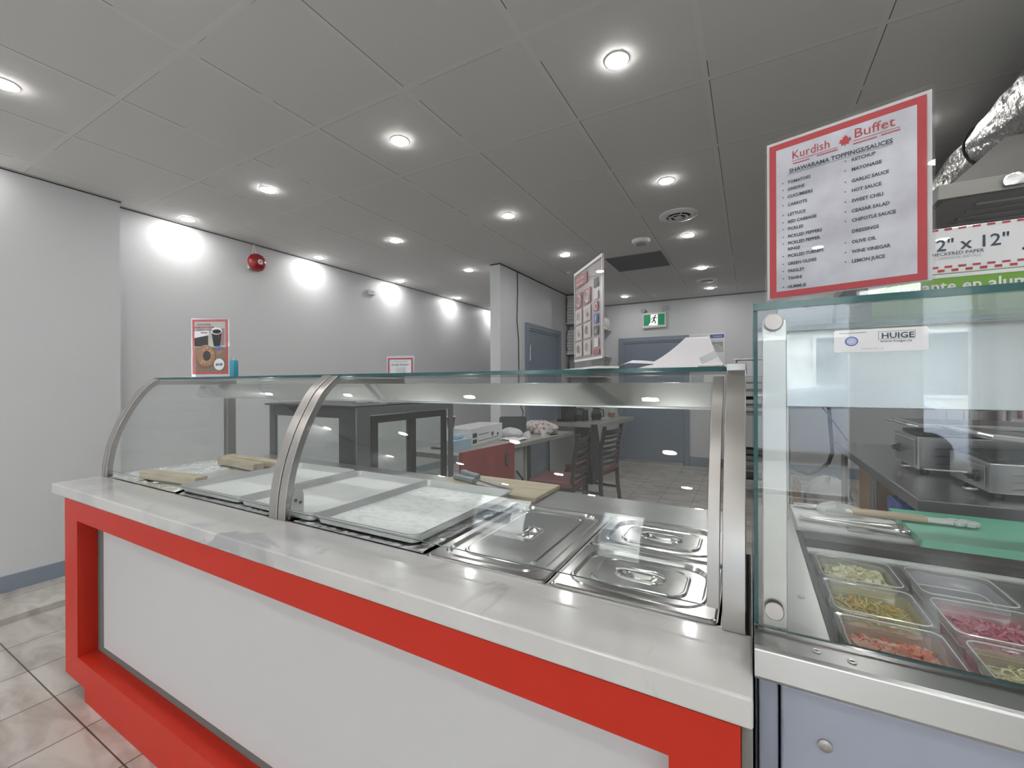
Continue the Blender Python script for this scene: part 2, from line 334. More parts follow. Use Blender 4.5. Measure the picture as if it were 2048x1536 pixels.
# ---------------- ceiling lights ----------------
def puck():
    t = thing('ceiling_light', 'x', 'ceiling light', (0, 0, C))
    G(m_white).lathe([(.040, -.0005), (.050, -.0005), (.0495, -.004), (.048, -.005), (.0455, -.005), (.0455, -.002)], n=32, cap0=False, cap1=False).obj('trim_ring', t)
    g = G(m_lamp); g.lathe([(.045, -.0040), (.045, -.0072), (.041, -.0085), (.026, -.0095), (.0, -.0100)], n=32, cap0=True, cap1=False).obj('diffuser', t)
    return t
rows = {-4.0: 'row along the long left wall', -2.91: 'second row out from the left wall', -1.69: 'third row out from the left wall', -.48: 'rightmost row, furthest from the left wall'}
ords = {1.78: 'nearest', 3.0: 'second nearest', 4.21: 'third nearest', 5.48: 'fourth nearest', 6.7: 'fifth nearest'}
pk = puck(); first = True
for x, rl in rows.items():
    for y in (-3.1, -1.87, -.65, .58, 1.78, 3.0, 4.21, 5.48, 6.7):
        if x == -2.91 and y > 5: continue
        if x == -1.69 and y == 5.48: continue
        lab = 'round ceiling light, %s in the %s' % (ords[y], rl) if y in ords else 'round ceiling light over the customer side, before the counter'
        if x == -2.91 and y == .58: lab = 'round recessed ceiling light cut off by the left edge of the photo'
        o = pk if first else dup(pk); first = False
        o.location = (x, y, C); o['label'] = lab; o['group'] = 'recessed ceiling lights'
for x in (.75, 1.6):  # extra lights added out of view to brighten the kitchen side
    for y in (-3.1, -1.87, -.65, .58, 1.78, 3.0, 4.21, 5.48, 6.7) if x < 1 else (-3.1, -1.87, -.65, .58, 1.78):
        o = dup(pk, (x, y, C), label='added unseen round ceiling light, brightening the kitchen side and entrance', group='recessed ceiling lights')
def vent(x, y, r, label):
    t = thing('ceiling_vent', label, 'ceiling vent', (x, y, C))
    G(m_white).lathe([(r * .62, -.002), (r, -.001), (r, -.006), (r * .78, -.018), (r * .64, -.018), (r * .60, -.006)], n=32, cap0=False, cap1=False).obj('rim', t)
    G(m_black).lathe([(r * .63, -.0015), (r * .63, -.0025)], n=32).obj('opening', t)
    g = G(m_white); g.lathe([(r * .40, -.018), (r * .50, -.022), (r * .50, -.024), (r * .38, -.021)], n=32, cap0=False, cap1=False); g.lathe([(r * .22, -.022), (r * .22, -.027), (.0, -.028)], n=24, cap1=False)
    for k in range(4):
        a = k * math.pi / 2 + .4; g.tube([(0, 0, -.024), (r * .62 * math.cos(a), r * .62 * math.sin(a), -.012)], .004)
    g.obj('cone', t)
vent(-.494, 3.666, .15, 'large round white ceiling air diffuser with dark slots near the smoke detector')
vent(-.488, 6.164, .13, 'small distant round ceiling air diffuser beside the fifth light')
t = thing('smoke_detector', 'round white smoke detector on the ceiling before the dark grey panel', 'smoke detector', (-.89, 4.132, C))
G(m_white).lathe([(.085, -.0005), (.085, -.012), (.075, -.03), (.04, -.038), (0, -.039)], n=28, cap1=False).obj('body', t); G(mat('grey_grille', (.4, .4, .4), .5)).lathe([(.045, -.037), (.052, -.042), (.030, -.045), (0, -.046)], n=24, cap1=False).obj('sensor_grille', t)
tag(G(mat('dark_ceiling_panel', (.17, .175, .18), .6)).box(-1.368, 4.56, C - .008, -.787, 5.16, C - .0006).obj('ceiling_panel', bev=.001), 'dark grey square panel set in the white ceiling grid', 'ceiling panel')
for x, y, l in ((-1.268, 6.773, 'small sprinkler head on the ceiling above the exit sign'), (-1.92, 4.9, 'tiny sprinkler head on the ceiling left of the tall menu sign')):
    t = thing('sprinkler', l, 'sprinkler', (x, y, C)); G(m_white).lathe([(.03, -.0005), (.028, -.008), (.01, -.01)], n=16).obj('escutcheon', t); G(m_alu).lathe([(.007, -.01), (.007, -.03), (.018, -.032), (.018, -.035)], n=12).obj('deflector', t)
# ---------------- wall fittings ----------------
t = thing('fire_alarm_bell', 'red round fire alarm bell high on the left wall', 'alarm bell', (XL, 2.40, 2.46), 0)
G(m_white).box(.001, -.055, -.06, .05, .055, .06).obj('back_box', t, .004)
RX = Matrix.Rotation(math.pi / 2, 4, 'Y')
G(mat('alarm_red', (.34, .008, .012), .25, coat=.6)).lathe([(.085, .05), (.085, .065), (.075, .09), (.05, .108), (.03, .113), (0, .114)], n=32, T=RX, cap1=False).obj('gong', t)
g = G(m_white); g.lathe([(.024, .113), (.024, .117), (0, .118)], n=24, T=RX, cap1=False); g.add([], []); o = g.obj('hub', t); G(mat('nut_grey', (.25, .27, .30), .4)).lathe([(.009, .1175), (.008, .120), (0, .121)], n=20, T=RX, cap1=False).obj('centre_nut', o)
g = G(m_white); g.tube([(.02, -.02, .06), (.015, -.012, .12), (.01, .0, .178)], .006); g.tube([(.02, .02, .06), (.015, .012, .12), (.01, .002, .178)], .006); g.obj('conduit', t)
t = thing('wall_thermostat_box', 'small white box high on the left wall behind the bell', 'wall box', (XL, 3.86, 2.45))
G(m_white).box(.001, -.05, -.03, .03, .05, .03).obj('cover', t, .003); G(m_lgrey).box(.0302, -.03, -.004, .032, .03, .012).obj('window_slot', t)
t = thing('exit_sign', 'green and white running man exit sign on the back wall over the door', 'exit sign', (-1.362, YB, 2.33))
G(m_white).box(-.185, -.05, -.125, .185, -.001, .125).obj('housing', t, .006)
g = G(m_grn); Tz = Matrix.Translation((0, -.0515, 0)) @ STAND
quad(g, -.165, -.085, -.055, .095, 0, m_grn, Tz); quad(g, .06, -.085, .165, .095, 0, m_grn, Tz); quad(g, -.055, -.085, .06, .095, 0, m_exw, Tz)
g.add([(-.055, -.085, 0), (-.09, -.085, 0), (-.055, -.03, 0)], [(0, 2, 1)], m_exw, T=Tz @ Matrix.Translation((0, 0, .0006)))
g.obj('sign_face', t)
g = G(m_pblack); T2 = Matrix.Translation((0, -.0525, 0)) @ STAND
disc(g, (.022, .07, 0), .013, m_pblack, T2)
for a, b, w in (((.012, .055), (-.004, .005), .012), ((.012, .052), (-.03, .035), .006), ((-.03, .035), (-.04, .01), .006), ((.014, .05), (.036, .028), .006), ((.036, .028), (.045, .04), .006), ((-.004, .008), (.018, -.02), .009), ((.018, -.02), (.02, -.06), .008), ((-.004, .008), (-.02, -.03), .009), ((-.02, -.03), (-.045, -.032), .008)):
    d = Vector((b[0] - a[0], b[1] - a[1])); n = Vector((-d.y, d.x)).normalized() * w
    g.add([(a[0] + n.x, a[1] + n.y, 0), (a[0] - n.x, a[1] - n.y, 0), (b[0] - n.x * .8, b[1] - n.y * .8, 0), (b[0] + n.x * .8, b[1] + n.y * .8, 0)], [(0, 1, 2, 3)], m_pblack, T=T2)
g.obj('running_figure', t)
for sx in (-1, 1):
    g = G(m_lgrey); g.tube([(sx * .12, -.03, .125), (sx * .15, -.035, .15)], .006); c = Vector((sx * .17, -.05, .175 + .012 * sx)); g.lathe([(.0, -.02), (.028, -.02), (.042, .01), (.040, .018), (0, .018)], T=Matrix.Translation(c) @ Matrix.Rotation(1.7, 4, 'X') @ Matrix.Rotation(.4 * sx, 4, 'Y'), n=16, cap0=False, cap1=False); g.obj('lamp_head', t)
tag(G(m_black).tube([(-2.436, 4.542, C - .015), (-2.436, 4.55, 2.4), (-2.436, 4.53, 2.06), (-2.436, 4.57, 1.83), (-2.436, 4.572, 1.43), (-2.40, 4.50, 1.1), (-2.30, 4.42, .96), (-2.25, 4.30, .93)], .006, n=6).obj('power_cable'), 'thin dark cable running down the partition from the ceiling', 'cable')
# safety board on the back wall
t = thing('notice_board', 'white health and safety notice board on the back wall right of the door', 'notice board', (-.62, YB, 1.62))
G(m_pwhite).box(-.22, -.012, -.32, .30, -.001, .45).obj('board', t, .001)
g = G(m_pblack); Tn = Matrix.Translation((-.19, -.0135, .385)) @ STAND; g.text('Health & Safety', .042, Tn, m_pblack, sx=.95)
g.obj('heading', t)
g = G(m_fbb); Tn = Matrix.Translation((0, -.0135, 0)) @ STAND; quad(g, .09, .37, .285, .425, 0, m_fbb, Tn); g.text('Ontario', .04, Matrix.Translation((.13, -.0145, .385)) @ STAND, m_pwhite)
for k in range(5): quad(g, .10, .33 - .02 * k, .27, .336 - .02 * k, 0, m_lgrey, Tn)
g.obj('printed_header', t)
g = G(m_lgrey); quad(g, .09, .15, .27, .31, 0, m_lgrey, Tn)
for k in range(12):
    a = math.pi * k / 11; quad(g, .18 + .06 * math.cos(a) - .006, .19 + .08 * math.sin(a) - .006, .18 + .06 * math.cos(a) + .006, .19 + .08 * math.sin(a) + .006, .0008, m_pwhite, Tn)
g.obj('leaflet', t); g = G(m_lgrey); quad(g, -.18, -.31, 0, -.18, 0, m_lgrey, Tn); g.tube([(-.16, -.24, 0.001), (-.1, -.21, 0.001), (-.04, -.25, 0.001), (-.13, -.27, .001)], .006, m_pwhite, T=Tn, n=4); g.obj('leaflet', t)

# ---------------- left counter ----------------
t = thing('front_counter', 'long red framed counter with a white panel and marbled quartz top', 'counter', (0, 0, FL))
D = -FL
g = G(m_quartz); g.box(-2.78, .690, .809, .004, .866, .854); g.box(-2.78, .866, .809, -2.69, 1.50, .854)
g.obj('quartz_top', t, .004, loc=(0, 0, D))
Y0 = .6915
g = G(m_red)
g.box(-2.62, Y0, .046, -2.482, Y0 + .065, .8085); g.box(-.11, Y0, .046, -.012, Y0 + .065, .8085)
g.box(-2.482, Y0, .727, -.11, Y0 + .065, .8085); g.box(-2.482, Y0, .046, -.11, Y0 + .065, .150)
g.box(-2.42, Y0 + .003, FL, -.05, Y0 + .06, .0455)
g.obj('red_frame', t, loc=(0, 0, D))
m_recess = mat('grey_recess', (.15, .17, .16), .6)
G(m_recess).box(-2.60, Y0 + .0655, .05, -.02, Y0 + .09, .80).obj('recess_back', t, loc=(0, 0, D))
m_front = mat('frosted_white_panel', (.61, .61, .62), .36)
G(m_front).box(-2.375, Y0 + .050, .196, -.112, Y0 + .065, .7265).obj('white_panel', t, .004, 2, loc=(0, 0, D))
G(m_lgrey).box(-2.60, .785, .0, -.02, 1.40, .55).obj('cabinet_body', t, loc=(0, 0, D))
G(mat('grey_side_strip', (.22, .22, .21), .5)).box(-.011, Y0 + .012, .02, .003, 1.40, .8085).obj('end_panel', t, loc=(0, 0, D))

# ---------------- glass display case ----------------
prof = [(.858, .8545), (.8605, .91), (.872, .985), (.889, 1.05), (.915, 1.12), (.945, 1.183), (.975, 1.235), (1.003, 1.275), (1.035, 1.308), (1.069, 1.334)]
def smooth_prof(p, n=3):
    out = []
    for i in range(len(p) - 1):
        p0 = p[max(i - 1, 0)]; p1 = p[i]; p2 = p[i + 1]; p3 = p[min(i + 2, len(p) - 1)]
        for k in range(n):
            t_ = k / n
            out.append(tuple(.5 * (2 * p1[a] + (p2[a] - p0[a]) * t_ + (2 * p0[a] - 5 * p1[a] + 4 * p2[a] - p3[a]) * t_ ** 2 + (3 * p1[a] - p0[a] - 3 * p2[a] + p3[a]) * t_ ** 3) for a in (0, 1)))
    return out + [p[-1]]
SP = smooth_prof(prof)
def offs(p, d):
    out = []
    for i, q in enumerate(p):
        a = p[max(i - 1, 0)]; b = p[min(i + 1, len(p) - 1)]; tx, tz = b[0] - a[0], b[1] - a[1]; L = math.hypot(tx, tz)
        out.append((q[0] + tz / L * d, q[1] - tx / L * d))
    return out
def band(g, x0, x1, p, d0, d1, m=None):
    a = offs(p, d0); b = offs(p, d1); n = len(p)
    loops = [[(x0, a[i][0], a[i][1]), (x1, a[i][0], a[i][1]), (x1, b[i][0], b[i][1]), (x0, b[i][0], b[i][1])] for i in range(n)]
    vs = [q for l in loops for q in l]; fs = []
    for i in range(n - 1):
        for j in range(4):
            k = (j + 1) % 4; fs.append((i * 4 + j, i * 4 + k, i * 4 + 4 + k, i * 4 + 4 + j))
    fs += [(3, 2, 1, 0), tuple(4 * (n - 1) + j for j in range(4))]
    g.add(vs, fs, m, False); 
    for i in range(len(g.sm) - len(fs), len(g.sm) - 2):
        g.sm[i] = ((i - (len(g.sm) - len(fs))) % 4) in (0, 2)
case = thing('curved_glass_display_case', 'curved glass food display case with steel posts on the quartz counter', 'display case', (0, 0, .8545))
o_ = (0, 0, -.8545)
for nm, segs in (('curved_post', ((-2.765, -2.738, 0, .03), (-2.736, -2.712, .002, .026))), ('curved_post', ((-1.406, -1.362, 0, .03), (-1.360, -1.322, .002, .026))), ('curved_post', ((-.044, -.006, 0, .03),))):
    g = G(m_steel)
    for x0, x1, a, b in segs: band(g, x0, x1, SP, a, b)
    g.obj(nm, case, .0015, loc=o_)
g = G(m_steel); band(g, -.070, -.0485, SP[2:-2], .004, .016); g.obj('glass_edge_strip', case, .0012, loc=o_)
g = G(m_steelx); g.prism([(.875, .856), (.925, .856), (.925, .93), (.918, .95), (.895, .955), (.885, .93), (.879, .90)], -1.321, -1.3175, 'x'); 
for y, z in ((.895, .915), (.912, .905)): g.tube([(-1.3172, y, z), (-1.3150, y, z)], .0055, m_dark, n=10)
g.obj('mounting_plate', case, loc=o_)
def glass_box(g, *a):
    """box whose edges show the teal of the glass"""
    x0, y0, z0, x1, y1, z1 = a; k = len(g.f); g.box(*a, m_glass)
    dims = [x1 - x0, y1 - y0, z1 - z0]; th = dims.index(min(dims)); pairs = {0: (3, 5), 1: (2, 4), 2: (0, 1)}[th]; e = g.mid(m_tedge)
    for i in range(6):
        if i not in pairs: g.mi[k + i] = e
def curved_glass(x0, x1):
    g = G(m_glass, m_tedge); a = offs(SP[2:], .006); b = offs(SP[2:], .012); n = len(a)
    g.loft([[(x0, p[0], p[1]) for p in a], [(x1, p[0], p[1]) for p in a]], m_glass, True, False, False, closed=False)
    g.loft([[(x1, p[0], p[1]) for p in b], [(x0, p[0], p[1]) for p in b]], m_glass, True, False, False, closed=False)
    for x in (x0, x1):
        vs = [(x, *p) for p in a] + [(x, *p) for p in b]; g.add(vs, [(i, i + 1, n + i + 1, n + i) for i in range(n - 1)], m_glass)
    g.add([(x0, *a[0]), (x1, *a[0]), (x1, *b[0]), (x0, *b[0])], [(0, 1, 2, 3)], m_tedge)
    return g.obj('curved_glass_pane', case, loc=o_)
curved_glass(-2.711, -1.407); curved_glass(-1.321, -.072)
g = G(m_glass, m_tedge); glass_box(g, -2.765, 1.072, 1.3255, -.046, 1.475, 1.3365); g.obj('top_glass_shelf', case, loc=o_)
for x in (-2.765, -1.404):
    g = G(m_steelx); g.box(x, 1.06, 1.300, x + .028, 1.475, 1.325); g.obj('top_rail', case, .0015, loc=o_)
g = G(m_steelx); g.box(-.044, 1.072, 1.30, -.008, 1.475, 1.325); g.box(-.044, 1.06, 1.326, -.006, 1.475, 1.343); g.obj('top_rail', case, .0015, loc=o_)
for x in (-2.768, -.05):
    g = G(m_steel); g.box(x, 1.425, .855, x + .022, 1.475, 1.30); g.box(x + .024, 1.40, .855, x + .032, 1.42, 1.30); g.obj('rear_post', case, .0015, loc=o_)
g = G(m_glass, m_tedge); glass_box(g, -2.760, .90, .862, -2.754, 1.42, 1.02); g.v = g.v
k = [(.872, .862), (1.42, .862), (1.42, 1.298), (1.058, 1.298), (1.02, 1.27), (.985, 1.225), (.94, 1.14), (.905, 1.05), (.885, .95)]
g = G(m_glass); g.prism(k, -2.737, -2.731, 'x', m_glass); g.obj('side_glass_pane', case, loc=o_)
# heat lamp bar: sloping bright front plate
g = G(m_bar); g.prism([(1.235, 1.235), (1.262, 1.301), (1.40, 1.301), (1.40, 1.292), (1.27, 1.292), (1.243, 1.235)], -2.70, -.072, 'x'); g.obj('heat_lamp_bar', case, .001, loc=o_)
g = G(m_bar); g.box(-2.66, 1.236, 1.2285, -.074, 1.252, 1.2345); g.obj('lower_lip', case, .001, loc=o_)
for x in (-.052, -.068): pass
g = G(m_white); g.box(-.105, 1.075, 1.337, -.05, 1.10, 1.343); g.obj('corner_clip', case, .002, loc=o_)
# steel well deck
deck = t; o2 = (0, 0, D)
g = G(m_steelx); g.box(-2.69, 1.412, .845, -.012, 1.65, .8535); g.box(-2.69, .8665, .845, -.012, .874, .8535)
for x0, x1 in ((-2.69, -2.66), (-2.02, -1.99), (-1.40, -1.37), (-.745, -.737), (-.398, -.391), (-.048, -.012)): g.box(x0, .874, .845, x1, 1.412, .8535)
g.box(-.391, 1.134, .845, -.048, 1.146, .8535)
g.obj('deck_frame', deck, .001, loc=o2)
g = G(m_dark); g.box(-2.69, .868, .60, -.012, .872, .844); g.box(-2.69, 1.40, .60, -.012, 1.412, .844); g.box(-2.69, .872, .60, -.012, 1.40, .606); g.box(-2.69, .872, .606, -2.68, 1.40, .844); g.obj('well', deck, loc=o2)
g = G(m_steelx); g.box(-2.69, 1.643, .70, -.012, 1.65, .8445); g.obj('rear_apron', deck, loc=o2)

# lids and pans
def lid(w, d, rz, handle, loc, label, group):
    t = thing('pan_lid', label, 'pan lid', loc, rz, group)
    g = G(m_pan); r = .028
    L = [rr(w, d, .012, -.003), rr(w, d, .012, .0), rr(w - .006, d - .006, .012, .0015), rr(w - .040, d - .040, .055, .0015), rr(w - .046, d - .046, .055, .0045), rr(w - .052, d - .052, .055, .0045), rr(w - .062, d - .062, .055, -.003),
         rr(w - .120, d - .120, .035, -.003), rr(w - .126, d - .126, .035, .001), rr(w - .132, d - .132, .035, .001), rr(w - .137, d - .137, .035, -.0005)]
    g.loft(L, m_pan, True, False, False)
    # centre plate with an oval dish
    n = len(L[0]); iw, idd = w - .16, d - .16; ow, od = .054, .034
    if handle == 'y': ow, od = .055, .045
    ov = []
    for p in L[-1]:
        a = math.atan2(p[1] / od, p[0] / ow); ov.append((ow * math.cos(a), od * math.sin(a)))
    lps = [L[-1]] + [[(x * s_, y * s_, z_) for x, y in ov] for s_, z_ in ((1.10, -.0005), (1.05, .0025), (1.0, .003), (.95, .001), (.8, -.009), (.6, -.0145), (.35, -.0175), (.1, -.0185))]
    g.loft(lps, m_pan, True, False, True)
    g.obj('cover', t, sharp=13)
    g = G(m_pan)
    if handle == 'x': g.tube([(-.055, 0, .004), (-.035, 0, .009), (.035, 0, .009), (.055, 0, .004)], [.003, .0042, .0042, .003], n=8)
    else:
        g.tube([(0, -.046, .004), (0.0, -.028, .010), (0, .028, .010), (0, .046, .004)], [.003, .0045, .0045, .003], n=8)
    g.obj('handle', t)
    return t
def steam_pan(w, d, loc, label):
    g = G(m_pan); g.loft([rr(w + .004, d + .004, .013, .0), rr(w + .004, d + .004, .013, .002), rr(w - .02, d - .02, .02, .002), rr(w - .03, d - .03, .03, -.005), rr(w - .05, d - .05, .035, -.15)], m_pan, True, False, True)
    o = g.obj('steam_table_pan', loc=loc); tag(o, label, 'steam table pan', 'steam table pans'); return o
steam_pan(.332, .532, (-.568, 1.130, .8540), 'full size steel pan under the largest lid, right of the white trays')
steam_pan(.332, .262, (-.220, 1.000, .8540), 'half size steel pan under the lid nearest the quartz top')
steam_pan(.332, .262, (-.220, 1.278, .8540), 'half size steel pan at the rear, with the rear lid on it')
lid(.33, .53, 0, 'y', (-.568, 1.130, .8592), 'largest stainless pan lid with oval grip, beside the right white tray', 'stainless pan lids')
lid(.33, .26, 0, 'x', (-.220, 1.000, .8592), 'stainless pan lid with a bar grip, nearest the quartz edge', 'stainless pan lids')
lid(.33, .26, 0, 'x', (-.220, 1.278, .8592), 'stainless pan lid at the rear, next to the steel deck', 'stainless pan lids')
# foil, blocks, trays
def foil(x0, x1, y0, y1, z, amp, nu, nv, label, seed, edge=.012):
    rnd = random.Random(seed); H = {}
    def f(u, v):
        k = (round(u * nu), round(v * nv)); h = rnd.random()
        e = edge * (rnd.random() ** 2) if (u in (0, 1) or v == 1) else 0; h = h if v > 0 else .2
        return (x0 + (x1 - x0) * u + rnd.uniform(-.003, .003), y0 + (y1 - y0) * v + (rnd.uniform(-.003, .003) if v > 0 else 0), z + amp * h + e)
    o = G(m_foil).grid(f, nu, nv, smooth=False).obj('foil_sheet', solid=.0006); tag(o, label, 'foil', 'crumpled foil sheets'); return o
foil(-2.685, -2.055, .868, 1.40, .8565, .005, 50, 40, 'crumpled silver foil under the wooden blocks at the left end', 3, .010)
foil(-2.03, -1.42, .868, 1.40, .8560, .004, 40, 34, 'strip of crumpled foil showing under the left and middle white trays', 4, .004)
foil(-1.29, -.752, .868, 1.405, .8560, .004, 40, 34, 'crumpled foil under the right white tray, next to the largest lid', 5, .005)
def block(L, W, Hh, loc, rz, label):
    o = G(m_wood2).box(-L / 2, -W / 2, 0, L / 2, W / 2, Hh).obj('wooden_block', bev=.003); o.location = loc; o.rotation_euler = (0, 0, rz); tag(o, label, 'wooden block', 'pale wooden blocks')
block(.40, .055, .034, (-2.285, .952, .866), math.radians(7), 'pale wooden block lying at the front of the case on foil')
block(.37, .055, .034, (-2.36, 1.285, .866), math.radians(-3), 'pale wooden block at the rear, the nearer of the two side by side')
block(.56, .055, .032, (-2.345, 1.368, .866), 0, 'longest pale wooden block at the rear, half hidden by the middle post')
m_clean = mat('white_tray_lining', (.86, .87, .87), .4); noise_color(m_clean, (.84, .85, .85), (.90, .91, .91), 5, .4, .6)
def tray(loc, rz, label, W=.422, Dp=.555, mm=m_clean):
    t = thing('baking_tray', label, 'baking tray', loc, rz, 'white floured baking trays')
    g = G(m_alu); g.loft([rr(W - .022, Dp - .022, .022, 0), rr(W - .006, Dp - .006, .028, .024), rr(W, Dp, .03, .0255), rr(W + .002, Dp + .002, .03, .0235)], m_alu, True, True, False)
    g.loft([rr(W - .001, Dp - .001, .03, .0265), rr(W - .008, Dp - .008, .026, .0262), rr(W - .024, Dp - .024, .020, .0022)], m_alu, True, False, False); g.obj('pan_shell', t)
    G(mm).loft([rr(W - .0242, Dp - .0242, .02, .0016), rr(W - .0242, Dp - .0242, .02, .0026)], mm, False, True, True).obj('liner', t)
    return t
tray((-1.845, 1.1540, .8645), math.radians(1.0), 'left white baking tray, beside the wooden blocks')
tray((-1.420, 1.1542, .8630), math.radians(-.5), 'middle white baking tray, behind the middle steel post')
tray((-.998, 1.1542, .8650), math.radians(.5), 'right white baking tray with grease marks, beside the lids', mm=m_traytop)
t = thing('wooden_cutting_board', 'pale wooden cutting board on the rear steel deck, knives on it', 'cutting board', (-.95, 1.555, .854))
G(m_wood).box(-.25, -.115, 0, .25, .125, .018).obj('board', t, .003)
def knife(loc, rz, label, L=.25):
    t = thing('kitchen_knife', label, 'knife', loc, rz, 'knives on the cutting board')
    G(mat('blue_grey_handle', (.27, .33, .38), .4)).loft([rr(.024, .018, .006, 0), rr(.030, .022, .007, .02), rr(.026, .020, .007, .08), rr(.034, .022, .008, .125), rr(.03, .02, .007, .135)], T=Matrix.Rotation(-math.pi / 2, 4, 'Y') @ Matrix.Rotation(math.pi / 2, 4, 'Z')).obj('handle', t)
    G(mat('knife_steel', (.55, .56, .57), .3, 1)).add([(0, -.014, -.006), (L * .7, -.012, -.006), (L, .006, -.006), (L, .008, -.006), (0, .012, -.006), (0, -.014, -.008), (L * .7, -.012, -.008), (L, .006, -.008), (L, .008, -.008), (0, .012, -.008)], [(0, 1, 2, 3, 4), (9, 8, 7, 6, 5), (0, 5, 6, 1), (1, 6, 7, 2), (2, 7, 8, 3), (3, 8, 9, 4), (4, 9, 5, 0)]).obj('blade', t)
    return t
knife((-1.06, 1.60, .884), math.radians(-24), 'kitchen knife with grey handle, further from the white trays')
knife((-1.03, 1.525, .884), math.radians(-17), 'kitchen knife with blue-grey handle, closest to the right white tray', .22)

# ---------------- signs on the glass tops ----------------
def sign_stand(name, label, cat, loc, rz, w, h, lift, base_d=.05, bw=None):
    t = thing(name, label, cat, loc, rz)
    bw = bw or w + .02
    g = G(m_acryl); g.box(-w / 2 - .003, -.003, 0, w / 2 + .003, -.0010, lift + h + .006); g.box(-w / 2 - .003, .0010, 0, w / 2 + .003, .003, lift + h + .004); g.obj('acrylic_panel', t)
    g = G(m_white if cat != 'menu sign' else m_acryl); g.box(-bw / 2, -base_d / 2, 0, bw / 2, base_d / 2, .005); 
    o = g.obj('stand_base', t); 
    return t
# 1: toppings list
W1, H1 = .213, .279
t1 = sign_stand('toppings_sign', 'large red bordered list of toppings and sauces standing on the right glass guard', 'menu sign', (.132, .874, 1.4275), math.radians(-15.4), W1, H1, .021, .045, .10)
g = G(m_pwhite); g.box(-W1 / 2, -.0009, .021, W1 / 2, .0009, .021 + H1); 
def on(z=0): return Matrix.Translation((0, -.0036 - z, .021)) @ STAND
g.obj('poster_sheet', t1)
g = G(m_pred)
bw_ = .0105; X0, X1, Yb, Yt = -W1 / 2 + .0045, W1 / 2 - .0055, .0018, H1 - .006
for q in ((X0, Yb, X1, Yb + bw_), (X0, Yt - bw_, X1, Yt), (X0, Yb + bw_, X0 + bw_, Yt - bw_), (X1 - bw_, Yb + bw_, X1, Yt - bw_)): quad(g, *q, 0, m_pred, on())
quad(g, X0 + bw_, Yb + bw_, X1 - bw_, Yt - bw_, 0, m_pposter, on())
g.obj('poster_print', t1)
g = G(m_ptext); z_ = .0006
g.text('Kurdish', .0200, on(z_) @ Matrix.Translation((-.068, .239, 0)), m_pred, sx=.86); g.text('Buffet', .0210, on(z_) @ Matrix.Translation((.0165, .2415, 0)), m_pred, sx=1.0)
leaf = [(0, -.008), (.0008, -.0035), (.005, -.0045), (.0045, -.0015), (.0085, .002), (.0065, .003), (.0072, .006), (.0045, .0052), (.003, .006), (.0032, .0095), (.0015, .0085), (0, .012)]
poly = leaf + [(-x, y) for x, y in leaf[-2:0:-1]]
g.add([(x + .006, y + .240, 0) for x, y in poly] + [(.006, .2405, 0)], [(i, (i + 1) % len(poly), len(poly)) for i in range(len(poly))], m_pred, T=on(z_))
for x0, x1, y in ((-.068, -.004, .2265), (-.066, -.042, .2215), (-.032, -.004, .2225), (.016, .072, .2285), (.016, .045, .2235), (.05, .072, .2240)): y += .0085; quad(g, x0, y, x1, y + (.0008 if x1 - x0 > .05 else .0016), 0, m_pred, on(z_))
g.text('SHAWARAMA TOPPINGS/SAUCES', .0098, on(z_) @ Matrix.Translation((-.004, .2165, 0)), m_ptext, 'CENTER', .00025, .92)
quad(g, -.073, .2142, .064, .2147, 0, m_ptext, on(z_))
ly = [697, 740, 785, 835, 895, 940, 983, 1030, 1072, 1108, 1150, 1198, 1243, 1288, 1340]; ry = [565, 625, 695, 755, 818, 880, 938, 1005, 1070, 1130, 1188]
left = list(zip(('TOMATOES', 'ONIONS', 'CUCUMBERS', 'CARROTS', 'LETTUCE', 'RED CABBAGE', 'PICKLES', 'PICKLED PEPPERS', 'PICKLED PEPPER', 'RINGS', 'PICKLED TURNIPS', 'GREEN OLIVES', 'PARSLEY', 'TAHINI', 'HUMMUS'), [(464 - y / 3.011) * .000853 + .004 for y in ly]))
right = list(zip(('KETCHUP', 'MAYONAISE', 'GARLIC SAUCE', 'HOT SAUCE', 'SWEET CHILI', 'CEASAR SALAD', 'CHIPOTLE SAUCE', 'DRESSINGS', 'OLIVE OIL', 'WINE VINEGAR', 'LEMON JUICE'), [(449.5 - y / 3.011) * .000786 + .004 for y in ry]))
for s_, y in left:
    g.text(s_, .0072, on(z_) @ Matrix.Translation((-.074, y - .004, 0)), m_ptext, bold=.00022, sx=.88)
    if s_ != 'RINGS': disc(g, (-.081, y - .001, 0), .0010, m_ptext, on(z_), 8)
for s_, y in right:
    g.text(s_, .0074, on(z_) @ Matrix.Translation((.014, y - .004, 0)), m_ptext, bold=.00022, sx=.9)
    if s_ != 'DRESSINGS': disc(g, (.006, y - .001, 0), .0010, m_ptext, on(z_), 8)
g.obj('lettering', t1)
# 2: tall food menu
W2, H2 = .213, .262
m_fred = mat('faded_red', (.40, .13, .14), .4, coat=.7, cr=.01); m_fgrey = mat('faded_dark', (.13, .13, .13), .4); m_fpale = mat('faded_pale', (.62, .61, .60), .4); m_fblue = mat('faded_blue', (.11, .17, .40), .4)
t2 = sign_stand('food_menu_sign', 'tall faded pink food menu sign seen nearly edge on, on the glass shelf', 'sign', (-.385, 1.128, 1.3367), math.radians(129.7) + math.pi, W2, H2, .026, .06, .26)
g = G(mat('faded_pink_print', (.60, .52, .54), .35, coat=.8, cr=.01)); g.box(-W2 / 2, -.0009, .026, W2 / 2, .0009, .026 + H2); noise_color(g.mats[0], (.52, .42, .43), (.66, .62, .62), 12, .3, .7)
g.obj('poster_sheet', t2)
g = G(m_pwhite); T_ = Matrix.Translation((0, -.0037, .026)) @ STAND; T3 = Matrix.Translation((0, -.0043, .026)) @ STAND; T4 = Matrix.Translation((0, -.0049, .026)) @ STAND
